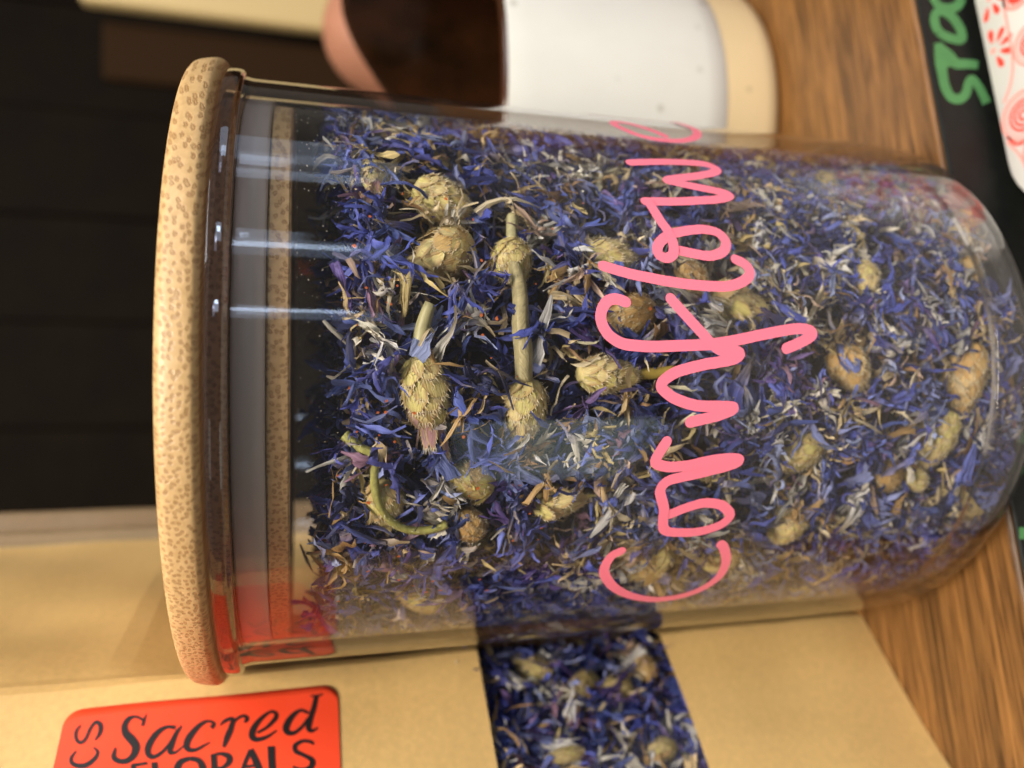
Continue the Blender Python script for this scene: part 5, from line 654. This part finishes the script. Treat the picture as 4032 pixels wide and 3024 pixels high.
def batch(th, z, rad, ci, flat, r, mix, scale=(.8, 1.3)):
    Vs = []; Ts = []; Cs = []; Us = []; off = 0
    n = len(th); X, Y, Z = orient(th, flat, r, ci); P = np.stack([JX + rad * np.sin(th), JY - rad * np.cos(th), z], -1)
    kc = r.choice(list('bvpt'), ci.max() + 1, p=mix)[ci]; kinds = np.where(r.random(n) < .7, kc, r.choice(list('bvpt'), n, p=mix)); tv = np.where((kinds == 't') & (r.random(n) < .7), r.integers(NF, len(TEMPL), n), np.where(r.random(n) < .72, r.integers(0, NF, n), r.integers(NF, len(TEMPL), n)))
    sc = r.uniform(*scale, n)
    cols = np.array([colour(k, r) for k in kinds]); base = np.where((kinds == 't')[:, None], cols * .9, np.where((r.random(n) < .55)[:, None], BASEC[r.integers(0, len(BASEC), n)], cols))
    for ti in range(len(TEMPL)):
        idx = np.where(tv == ti)[0]
        if not len(idx): continue
        v, t, tp, uv = TEMPL[ti]; kk = np.clip(tp * 1.9 - .15, 0, 1)[None, :, None]
        B = np.stack([X[idx], Y[idx], Z[idx]], 2)          # columns
        W_ = np.einsum('nij,kj->nki', B, v) * sc[idx][:, None, None] + P[idx][:, None, :]
        c = (base[idx][:, None, :] * (1 - kk) + cols[idx][:, None, :] * kk) * (.85 + .3 * tp[None, :, None])
        Us.append(np.concatenate([np.broadcast_to(uv[None], (len(idx), len(uv), 2)), np.broadcast_to((idx * 7.3)[:, None, None], (len(idx), len(uv), 1))], 2).reshape(-1, 3))
        Vs.append(W_.reshape(-1, 3)); Ts.append((t[None] + (np.arange(len(idx)) * len(v))[:, None, None] + off).reshape(-1, 3)); Cs.append(c.reshape(-1, 3)); off += len(idx) * len(v)
    return np.vstack(Vs), np.vstack(Ts), np.vstack(Cs), np.vstack(Us)

def inside(V, rmax=4.715):                       # press whatever pokes out against the wall
    d = V[:, :2] - np.array([JX, JY]); r = np.hypot(*d.T); z = np.maximum(V[:, 2], .27)
    lim = np.where(z < .51, 4.46 + np.sqrt(np.maximum(0.0, .265 ** 2 - (.51 - z) ** 2)), rmax)
    k = np.where(r > lim, (lim - .012 * (r % .01) / .01) / np.maximum(r, 1e-6), 1.0); V = V.copy(); V[:, :2] = np.array([JX, JY]) + d * k[:, None]; V[:, 2] = z; return V

rp = np.random.default_rng(3); parts = []
parts.append(batch(*scatter(4700, (-1.9, 1.9), None, (4.28, 4.66), .35, rp), .36, rp, [.52, .05, .11, .32], (.9, 1.5)))
parts.append(batch(*scatter(1300, (-1.6, 1.6), (.32, 6.0), (4.40, 4.68), .3, rp), .3, rp, [.45, .04, .19, .32], (.7, 1.25)))
parts.append(batch(*scatter(6800, (-2.0, 2.0), None, (3.45, 4.30), .7, rp), .8, rp, [.50, .10, .05, .35], (.9, 1.5)))
parts.append(batch(*scatter(2600, (1.9, 4.4), None, (3.9, 4.66), .5, rp), .5, rp, [.58, .1, .08, .24], (.9, 1.5)))
n = 2600; rr_ = 4.6 * np.sqrt(rp.uniform(0, 1, n)); tt_ = rp.uniform(-np.pi, np.pi, n)
parts.append(batch(tt_, topz(tt_) - .15 + rp.normal(0, .14, n), rr_, np.arange(n), 1.6, rp, [.55, .1, .08, .27], (.9, 1.5)))
off = 0; Vs = []; Ts = []; Cs = []; Us = []
for v, t, c, u in parts: Vs.append(v); Ts.append(t + off); Cs.append(c); Us.append(u); off += len(v)
# packed middle of the filling, coloured dark as the shade between petals
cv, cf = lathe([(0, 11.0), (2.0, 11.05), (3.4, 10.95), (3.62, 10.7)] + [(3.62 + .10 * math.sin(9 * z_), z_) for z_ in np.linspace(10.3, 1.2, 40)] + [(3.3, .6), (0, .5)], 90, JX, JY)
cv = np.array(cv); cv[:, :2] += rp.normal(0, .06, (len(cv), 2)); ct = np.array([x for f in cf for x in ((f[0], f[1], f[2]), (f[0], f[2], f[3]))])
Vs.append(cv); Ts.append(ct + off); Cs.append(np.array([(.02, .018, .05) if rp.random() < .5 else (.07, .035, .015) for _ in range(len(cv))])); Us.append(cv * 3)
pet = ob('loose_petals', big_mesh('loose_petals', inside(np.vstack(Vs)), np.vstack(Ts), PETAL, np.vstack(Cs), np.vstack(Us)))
tag(pet, 'packed mass of dried blue and tan cornflower petals filling the jar', 'petals', kind='stuff')

# ---- single petals lying against the glass
ri = np.random.default_rng(44); LIBR = {}
for k, cnt in (('b', 40), ('v', 10), ('p', 16), ('t', 24)):
    LIBR[k] = []
    for i in range(cnt):
        v, t, tp, uv = crumple((fan(ri) if i % 6 == 0 else floret(ri, None, 1.15)) if (k in 'bv' or i % 2) else shred(ri, .35, .85), ri); c = colour(k, ri) * (1.15 if k == 'b' else 1.0); c0 = BASEC[ri.integers(len(BASEC))] if (k != 't' and ri.random() < .55) else c * .9
        LIBR[k].append(mesh('petal', v, t, PETAL, True, shade(c, c0, tp), np.hstack([uv, np.full((len(v), 1), i * 3.7)])))
LBL = {'b': ('cornflower_petal', 'loose dried blue petal against the glass', 'blue petals against the glass'),
       'v': ('violet_petal', 'loose dried violet petal against the glass', 'violet petals against the glass'),
       'p': ('faded_petal', 'loose faded whitish petal against the glass', 'faded petals against the glass'),
       't': ('straw_shred', 'loose straw-coloured shred against the glass', 'straw shreds against the glass')}
def singles(kind, n, scale):
    th, z, rad, ci = scatter(int(n * 1.6), (-1.15, 1.15), None, (4.52, 4.60), .2, ri); th, z, rad = th[:n], z[:n], rad[:n]
    X, Y, Z = orient(th, .16, ri)
    for i in range(len(th)):
        nm, lb, gp = LBL[kind]; me = LIBR[kind][ri.integers(len(LIBR[kind]))]; s = ri.uniform(*scale)
        o = ob(nm, me); ext = max(abs((np.array(X[i]) @ jframe(th[i])[1])) * .5, .0)
        Bm = np.stack([X[i], Y[i], Z[i]], 1); vv = np.array([q_.co[:] for q_ in me.vertices]) / U * np.array([s, s, s * .55]) @ Bm.T
        ww = vv + jpos(th[i], max(z[i], 1.2), rad[i] - .10); rm = np.hypot(ww[:, 0] - JX, ww[:, 1] - JY).max(); z[i] = max(z[i], 1.2); rad[i] -= max(0, rm - 4.712)
        o.matrix_world = Matrix.Translation(Vector(jpos(th[i], z[i], rad[i] - .10)) * U) @ Matrix([(X[i][k], Y[i][k], Z[i][k]) for k in range(3)]).to_4x4() @ Matrix.Diagonal((s, s, s * .55, 1))
        hz = ('near the jar bottom' if z[i] < 2.6 else 'below the lettering' if z[i] < 5.3 else 'behind the lettering' if z[i] < 8.1 else 'above the lettering' if z[i] < 10.3 else 'at the top of the filling')
        sd = 'pouch side' if th[i] < -.4 else 'pot side' if th[i] > .4 else 'middle'
        tag(o, lb + ' ' + hz + ', ' + sd, 'petal' if kind != 't' else 'plant shred', gp + ' ' + hz + ' ' + sd)
singles('b', 230, (.85, 1.4)); singles('v', 22, (.8, 1.1)); singles('p', 70, (.85, 1.35)); singles('t', 140, (.8, 1.35))

# ---- orange flakes and dust on the inside of the glass
def flakes(name, m, n, thr, zr, size, label, cat, seed):
    r = np.random.default_rng(seed); V = []; F = []
    for i in range(n):
        th = r.uniform(*thr); z = r.uniform(*zr) if not callable(zr) else zr(r); s = size * r.uniform(.5, 1.6); tg, ou = jframe(th); c = jpos(th, z, 4.722 if z > 1.4 else 4.5)
        b = len(V); k = 5
        for j in range(k):
            a = 2 * math.pi * j / k; q = s * r.uniform(.5, 1.2); V.append(c + tg * math.cos(a) * q + np.array([0, 0, 1]) * math.sin(a) * q - ou * .004 * j)
        F.append(tuple(range(b, b + k)))
    o = ob(name, mesh(name, V, F, m, False)); tag(o, label, cat, kind='stuff')
flakes('orange_flakes', ORANGE, 60, (-.8, .6), lambda r: 11.6 - abs(r.normal(0, 1.9)), .022, 'tiny orange petal crumbs stuck to the inside of the glass', 'crumbs', 8)
flakes('pale_dust', DUST, 260, (-1.0, 1.0), lambda r: 12.1 - abs(r.normal(0, .7)), .008, 'pale specks of dust on the inside of the glass above the petals', 'dust', 9)

# ------------------------------------------------------------------ kraft pouch
BA = math.radians(42); BP0 = np.array([-4.97, 14.33]); BD = np.array([math.sin(BA), math.cos(BA)])
ctl = [BP0 - 1.2 * BD, BP0 - .20 * BD, np.array([-5.13, 14.55]), np.array([-5.16, 15.5]), np.array([-5.02, 17.3]), np.array([-4.62, 19.8]), np.array([-4.18, 22.0]), np.array([-3.2, 22.6])]
cv_ = catmull(ctl, 10)[10:]; sl = np.concatenate([[0], np.cumsum(np.linalg.norm(np.diff(cv_, axis=0), axis=1))]) - .20
S_EDGE = float(sl[50])                          # front panel ends here, the side seam follows
def bplan(s):
    if s <= -.20: return BP0 + BD * s, BD
    q = np.array([np.interp(s, sl, cv_[:, 0]), np.interp(s, sl, cv_[:, 1])]); q2 = np.array([np.interp(s + .05, sl, cv_[:, 0]), np.interp(s + .05, sl, cv_[:, 1])]); d = q2 - q
    if np.linalg.norm(d) < 1e-6: d = cv_[-1] - cv_[-2]
    return q, d / np.linalg.norm(d)
def bag(s, z, off=0.0):
    q, d = bplan(s)
    w_ = min(1, max(0, (z - 13.75) / 1.5)); w_ = .5 * w_ * w_ * (3 - 2 * w_)
    if w_ > 0 and -.6 < s <= S_EDGE:             # above the lid the paper is free to bend in one wide curve
        t = (s + .6) / (S_EDGE + .6); A_ = BP0 - .6 * BD; D_, dd = bplan(S_EDGE - .02); B_ = A_ + BD * 2.6; C_ = D_ - np.array([.10, .99]) * 3.0
        f = lambda t: A_ * (1 - t) ** 3 + 3 * B_ * t * (1 - t) ** 2 + 3 * C_ * t * t * (1 - t) + D_ * t ** 3
        q2 = f(t); d2 = f(t + .01) - f(t - .01); d2 /= np.linalg.norm(d2); q = q * (1 - w_) + q2 * w_; d = d * (1 - w_) + d2 * w_; d /= np.linalg.norm(d)
    n = np.array([d[1], -d[0]]); dent = 0.0
    if s > -.4: dent = -0.10 * math.exp(-((s - 2.2) / 1.2) ** 2 - ((z - 17) / 2.2) ** 2)
    dent += .030 * math.sin(1.1 * s + .35 * z + .6) + .018 * math.sin(.9 * z - 1.7 * s) + .012 * math.sin(2.3 * z + .8 * s)
    p_ = q + n * (off + dent); return (p_[0], p_[1], z)
pouch = empty('kraft_pouch', (-6.5, 14, 0)); tag(pouch, 'gold kraft paper pouch with a clear window, standing beside the jar', 'pouch')
pouch_inv = Matrix.Translation(Vector((-6.5, 14, 0)) * U).inverted()
def pob(name, V, F, m, smooth=True, thick=0.0, parent=None):
    V = np.array(V) - np.array([-6.5, 14, 0]); o = ob(name, mesh(name, V, F, m, smooth), parent or pouch)
    if thick: so = o.modifiers.new('thickness', 'SOLIDIFY'); so.thickness = thick * U; so.offset = -1
    return o
WZ0, WZ1, WS0, WS1 = 4.90, 8.74, -6.2, 2.6
def sheet(ss, zz, hole=None, off=0.0):
    V = [bag(s, z, off) for z in zz for s in ss]; F = []; n = len(ss)
    for j in range(len(zz) - 1):
        for i in range(n - 1):
            cs, cz = (ss[i] + ss[i + 1]) / 2, (zz[j] + zz[j + 1]) / 2
            if hole and hole[0] < cs < hole[1] and hole[2] < cz < hole[3]: continue
            F.append((j * n + i, j * n + i + 1, (j + 1) * n + i + 1, (j + 1) * n + i))
    return V, F
ss = sorted(set(np.round(np.concatenate([np.linspace(-8, -1, 24), np.linspace(-.9, S_EDGE, 50), [WS0, WS1]]), 4))); zz = sorted(set(np.round(np.concatenate([np.linspace(0.02, 24, 64), [WZ0, WZ1]]), 4)))
pob('front_panel', *sheet(ss, zz, (WS0, WS1, WZ0, WZ1)), KRAFT, False, 0.012)
pob('window_film', *sheet([s for s in ss if WS0 - .01 <= s <= WS1 + .01], [WZ0, 6, 7, WZ1], None, -0.016), FILM, True)
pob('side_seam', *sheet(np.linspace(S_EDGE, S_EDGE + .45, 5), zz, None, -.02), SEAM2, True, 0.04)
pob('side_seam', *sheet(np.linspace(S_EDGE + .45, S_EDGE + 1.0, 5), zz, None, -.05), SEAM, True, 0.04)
# back panel bellies out behind and closes at both edges
V = []; F = []; us = np.linspace(0, 1, 25)
for z in zz:
    for u in us:
        s = -8 + (S_EDGE + 8) * u; dpt = 3.0 * math.sin(math.pi * u) ** .7 * max(.12, 1 - z / 24); x, y, _ = bag(s, z, -.05)
        V.append((x - dpt * .80, y + dpt * .60, z))
n = len(us)
for j in range(len(zz) - 1):
    for i in range(n - 1): F.append((j * n + i, j * n + i + 1, (j + 1) * n + i + 1, (j + 1) * n + i))
pob('back_panel', V, F, KRAFT, True, 0.03)
V = []; F = []
for u in us:
    s = -8 + (S_EDGE + 8) * u; x, y, _ = bag(s, 0.03, -.05); dpt = 3.0 * math.sin(math.pi * u) ** .7; V += [(x, y, .03), (x - dpt * .8, y + dpt * .6, .03)]
for i in range(n - 1): F.append((2 * i, 2 * i + 1, 2 * i + 3, 2 * i + 2))
pob('bottom_gusset', V, F, KRAFT, True, 0.02)
# red label
lab = []; c = .26; LS0, LS1, LZ0, LZ1 = -6.4, -.57, 11.345, 15.67
for cx, cz, a0 in ((LS1 - c, LZ0 + c, -90), (LS1 - c, LZ1 - c, 0), (LS0 + c, LZ1 - c, 90), (LS0 + c, LZ0 + c, 180)):
    for a in np.linspace(a0, a0 + 90, 7): lab.append((cx + c * math.cos(math.radians(a)), cz + c * math.sin(math.radians(a))))
V = []; F = []; nz_, ns_ = 40, 40                # a sheet with rounded corners that follows the paper
for j in range(nz_ + 1):
    z = LZ0 + (LZ1 - LZ0) * (.5 - .5 * math.cos(math.pi * j / nz_)); e = max(0, c - (z - LZ0), c - (LZ1 - z)); ins = c - math.sqrt(max(0, c * c - e * e))
    for i in range(ns_ + 1): V.append(bag(LS0 + ins + (LS1 - LS0 - 2 * ins) * i / ns_, z, .018))
for j in range(nz_):
    for i in range(ns_): k = j * (ns_ + 1) + i; F.append((k, k + 1, k + ns_ + 2, k + ns_ + 1))
label_o = pob('label', V, F, RED, True, 0.010)
for i, L_ in enumerate(LABEL_TEXT):
    V = []; F = []
    for k, (s0, z0, s1, z1) in enumerate(L_): V += [bag(s0, z0, .024 + .0008 * (i % 3) + .00002 * k), bag(s1, z1, .024 + .0008 * (i % 3) + .00002 * k)]
    for k in range(len(L_) - 1): F.append((2 * k, 2 * k + 1, 2 * k + 3, 2 * k + 2))
    pob('print_stroke', V, F, INK, False, parent=label_o)
# flowers behind the pouch window
rw = np.random.default_rng(17)
def bag_basis(s):
    q, d = bplan(s); return np.array([d[0], d[1], 0]), np.array([d[1], -d[0], 0])
BH = [(-.45, 7.6, .8, .62, 60, 'plain', 'blurred straw head high behind the pouch window next to the jar'), (-.95, 6.75, .75, .55, 120, 'plain', 'pointed pale head in the middle of the pouch window'), (-1.05, 6.05, .62, .55, 80, 'plain', 'round pale head just below the pointed one in the pouch window'),
      (-.65, 5.35, .7, .55, 40, 'amber', 'dull head low behind the pouch window near the jar'), (-2.3, 5.55, .6, .45, 100, 'plain', 'straw head at the outer lower part of the pouch window'), (-2.2, 7.4, .7, .3, 95, 'plain', 'thin straw head at the outer upper part of the pouch window')]
for s, z, L_, w, an, kind, lb in BH:
    tg, ou = bag_basis(s); a = math.radians(an); ax = tg * math.cos(a) + np.array([0, 0, 1.]) * math.sin(a)
    build_head(bag(s, z, -.12 - w / 2), ax, ou, L_, w, kind, None, lb, rw, 'flower heads behind the pouch window')
n = 3000; s_ = rw.uniform(-6.3, 2.4, n); z_ = rw.uniform(4.3, 9.6, n); d_ = rw.uniform(.10, 1.1, n) ** 1.0
ok = np.ones(n, bool)
for s, z, L_, w, an, kind, lb in BH:
    ok &= ~((np.hypot(s_ - s, z_ - z) < (L_ + w) / 4.2) & (d_ < w))
s_, z_, d_ = s_[ok], z_[ok], d_[ok]; n = len(s_)
Pq = np.array([bag(s, z, -d) for s, z, d in zip(s_, z_, d_)]); th_ = np.array([math.atan2(bag_basis(s)[1][0], -bag_basis(s)[1][1]) for s in s_])
X, Y, Z = orient(th_, .4, rw); Vs = []; Ts = []; Cs = []; Us = []; off = 0
for i in range(n):
    k = rw.choice(list('bvpt'), p=[.56, .09, .11, .24]); v, t, tp, uv = TEMPL[rw.integers(NF) if k != 't' or i % 3 == 0 else rw.integers(NF, len(TEMPL))]; Us.append(np.hstack([uv, np.full((len(v), 1), i * 3.1)]))
    v = (v * rw.uniform(.95, 1.6) * np.array([1, 1, .5])); v = v[:, 0:1] * X[i] + v[:, 1:2] * Y[i] + v[:, 2:3] * Z[i]
    nrm = bag_basis(s_[i])[1]; e = (v @ nrm).max(); v = v - nrm * max(0, e - d_[i] + .07)
    Vs.append(v + Pq[i]); Ts.append(t + off); off += len(v); Cs.append(np.tile(colour(k, rw), (len(v), 1)) * (.8 + .45 * tp[:, None]))
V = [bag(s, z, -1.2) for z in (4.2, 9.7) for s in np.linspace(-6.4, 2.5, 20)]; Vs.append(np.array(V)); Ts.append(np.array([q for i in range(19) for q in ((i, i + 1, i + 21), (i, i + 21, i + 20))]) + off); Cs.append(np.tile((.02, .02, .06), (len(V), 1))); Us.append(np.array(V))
o = ob('pouch_petals', big_mesh('pouch_petals', np.vstack(Vs), np.vstack(Ts), PETAL, np.vstack(Cs), np.vstack(Us))); tag(o, 'blue dried petals seen behind the clear window of the kraft pouch', 'petals', kind='stuff')

# ------------------------------------------------------------------ hooded stoneware pot
pot = empty('stoneware_pot', (7.2, 21.9, 0)); tag(pot, 'speckled white and cream stoneware pot with hooded mouth and glossy brown inside', 'pot')
def rimz(deg):
    d = abs((deg - 108 + 180) % 360 - 180); return 7.45 + (3.4 * math.cos(math.radians(d * 90 / 82)) ** 2 if d < 82 else 0)
def wallgrid(prof, n=140):       # prof: list of (r, f) with f in 0..1 of rim height or absolute z as ('z', value)
    V = []; F = []
    for r_, zf in prof:
        for k in range(n):
            dg = 360 * k / n; a = math.radians(dg); z = zf(rimz(dg)); V.append((r_ * math.sin(a), -r_ * math.cos(a), z))
    for i in range(len(prof) - 1):
        for k in range(n): F.append((i * n + k, i * n + (k + 1) % n, (i + 1) * n + (k + 1) % n, (i + 1) * n + k))
    return V, F
cst = lambda v: (lambda h: v); fr = lambda f, lo=1.62: (lambda h: lo + (h - lo) * f)
ob('base_band', mesh('base_band', *wallgrid([(0, cst(.0)), (4.45, cst(.0)), (4.66, cst(.05)), (4.78, cst(.22)), (4.80, cst(.5)), (4.80, cst(1.0)), (4.80, cst(1.62))]), CREAM_STONE), pot)
ob('outer_wall', mesh('outer_wall', *wallgrid([(4.80, cst(1.62)), (4.825, cst(1.66))] + [(4.825, fr(f)) for f in np.linspace(.1, .97, 10)] + [(4.81, lambda h: h - .08)]), WHITE_STONE), pot)
ob('rim', mesh('rim', *wallgrid([(4.81, lambda h: h - .08), (4.79, lambda h: h - .02), (4.72, lambda h: h + .03), (4.62, lambda h: h + .04), (4.50, lambda h: h + .02), (4.42, lambda h: h - .06), (4.40, lambda h: h - .16)]), BROWN), pot)
ob('inner_wall', mesh('inner_wall', *wallgrid([(4.40, lambda h: h - .16), (4.42, lambda h: h - .5)] + [(4.42, fr(f, .8)) for f in np.linspace(.9, .1, 8)] + [(4.2, cst(.6)), (3.5, cst(.45)), (0, cst(.42))]), BROWN), pot)

# ------------------------------------------------------------------ things further back
pr = [(0, 0)] + [(2.1 + 1.25 * math.sin(math.pi * (.12 + .82 * t) ** 1.15), 10.6 * t) for t in np.linspace(0, .86, 12)] + arc(.0, 9.1, 2.55, 24, 90, 8)
ter = ob('terracotta_pot', mesh('terracotta_pot', *lathe([(max(r, 0), z) for r, z in pr], 64), TERRA)); ter.location = Vector((13.9, 30.6, 0)) * U; ter.scale = (.94, .94, .965)
tag(ter, 'blurred pinkish terracotta pot with rounded top behind the stoneware pot', 'pot')
def card(name, x0, x1, y0, y1, z1, m, label):
    o = ob(name, mesh(name, *box(x0, x1, y0, y1, 0.0, z1), m, False)); b = o.modifiers.new('bevel', 'BEVEL'); b.width = .004; b.segments = 3; tag(o, label, 'box')
card('cream_box', 26.6, 38, 59, 60.5, 27.0, CREAM, 'blurred cream box edge at the far right of the background')
card('brown_box', 22.0, 26.3, 61, 62.2, 26.0, DIM, 'dim brown blurred box beside the cream one in the dark background')

# ------------------------------------------------------------------ black chalkboard strip on the shelf edge
sg = empty('chalkboard_strip', edge(0, .02, -1)); tag(sg, 'black board along the shelf front with green handwritten capital letters', 'sign')
so_ = np.array(edge(0, .02, -1))
V = []
for a, b_ in ((0.02, 0.02), (0.02, .12)):
    V += [edge(-40, b_, -4.2), edge(32, b_, -4.2), edge(32, b_, -.02), edge(-40, b_, -.02)]
me = mesh('board', np.array(V) - so_, [(0, 3, 2, 1), (4, 5, 6, 7), (0, 1, 5, 4), (1, 2, 6, 5), (2, 3, 7, 6), (3, 0, 4, 7)], BLACK, False)
bo = ob('board', me, sg); bv = bo.modifiers.new('bevel', 'BEVEL'); bv.width = .0006; bv.segments = 2
for i, L_ in enumerate(CHALK):
    V = []; F = []
    for k, (s0, z0, s1, z1) in enumerate(L_):
        for s, z in ((s0, z0), (s1, z1)): V.append(np.array(edge(s, .124 + .0015 * i + .00003 * k, z * 1.0)) - so_)
    for k in range(len(L_) - 1): F.append((2 * k, 2 * k + 1, 2 * k + 3, 2 * k + 2))
    ob('chalk_letter', mesh('chalk_letter', V, F, CHALK_M, False), sg)

# ------------------------------------------------------------------ white printed tin in front
tin = empty('printed_tin', (6.5, 9.5, -8)); tag(tin, 'white tin with red flower print in front of the black board', 'tin')
TS0, TS1, TO0, TO1, TZ = -2.6, 5.0, .34, 2.9, -1.2
cr = 1.25; prof = []
for cx, cy, a0 in ((TS1 - cr, TO0 + cr, -90), (TS1 - cr, TO1 - cr, 0), (TS0 + cr, TO1 - cr, 90), (TS0 + cr, TO0 + cr, 180)):
    for a in np.linspace(a0, a0 + 90, 9): prof.append((cx + cr * math.cos(math.radians(a)), cy + cr * math.sin(math.radians(a))))
tc_ = np.array([6.5, 9.5, -8])
def ring(prof, z, ins):
    c_ = np.array([(TS0 + TS1) / 2, (TO0 + TO1) / 2]); out = []
    for q in prof:
        d = np.array(q) - c_; k = 1 - ins / np.linalg.norm(d); out.append(np.array(edge(*(c_ + d * k), z)) - tc_)
    return out
V = []; F = []; m = len(prof); lv = [(-8, 0), (TZ - .06, 0), (TZ - .015, .015), (TZ, .05)]
for z, ins in lv: V += ring(prof, z, ins)
for j in range(len(lv) - 1):
    for i in range(m): F.append((j * m + i, j * m + (i + 1) % m, (j + 1) * m + (i + 1) % m, (j + 1) * m + i))
F.append(tuple((len(lv) - 1) * m + i for i in range(m))); F.append(tuple(range(m))[::-1])
ob('tin_body', mesh('tin_body', V, F, PORC, True), tin)
def on_tin(pts, lift): return [np.array(edge(a, b_, TZ + lift)) - tc_ for a, b_ in pts]
def petal_flower(a, b_, R, n, rot):
    for k in range(n):
        q = rot + 2 * math.pi * k / n; pts = []
        for t in np.linspace(0, 2 * math.pi, 10, endpoint=False):
            x = R * .66 + R * .32 * math.cos(t); y = R * .13 * math.sin(t) * (1 + .45 * math.cos(t)); pts.append((a + x * math.cos(q) - y * math.sin(q), b_ + x * math.sin(q) + y * math.cos(q)))
        if min(q_[1] for q_ in pts) < .40: continue
        ob('print_petal', mesh('print_petal', on_tin(pts, .006), [tuple(range(10))], REDPRINT, False), tin)
    ob('print_dot', mesh('print_dot', on_tin([(a + R * .13 * math.cos(t), b_ + R * .13 * math.sin(t)) for t in np.linspace(0, 2 * math.pi, 12, endpoint=False)], .006), [tuple(range(12))], PINKPRINT, False), tin)
def print_line(path, w, m=PINKPRINT, lift=.007):
    P = np.array(path); T = np.gradient(P, axis=0); T /= np.linalg.norm(T, axis=1)[:, None] + 1e-9; N_ = np.stack([-T[:, 1], T[:, 0]], -1); V = []; F = []
    for p_, n_ in zip(P, N_): V += on_tin([p_ + n_ * w / 2, p_ - n_ * w / 2], lift)
    for k in range(len(P) - 1): F.append((2 * k, 2 * k + 1, 2 * k + 3, 2 * k + 2))
    ob('print_line', mesh('print_line', V, F, m, False), tin)
def circle(a, b_, R, w, m=PINKPRINT, lift=.007): print_line([(a + R * math.cos(t), b_ + R * math.sin(t)) for t in np.linspace(0, 2 * math.pi, 28)], w, m, lift)
for a, b_ in ((1.38, .52), (.30, .66), (-.85, .8), (.75, 1.75), (2.3, 1.9)): petal_flower(a, b_, .46, 9, .3)
for a, b_, R_ in ((2.98, .86, .46), (1.75, 1.32, .40), (.60, 1.22, .30), (3.75, .95, .26), (-.4, 1.5, .4), (3.6, 1.6, .35)):
    circle(a, b_, R_, .06); circle(a, b_, R_ * .82, .03)
    for f_ in (.2, .42, .62): circle(a, b_, R_ * f_, .055, REDPRINT, .008)
print_line(catmull([(-1.4, 1.2), (-.2, 1.02), (.7, .92), (1.7, .88), (2.2, .75), (2.52, .52)], 8), .055); print_line(catmull([(3.2, .44), (3.45, .6), (3.5, .9)], 8), .06, REDPRINT); print_line(catmull([(3.3, .42), (3.7, .62), (4.1, .7)], 8), .05)
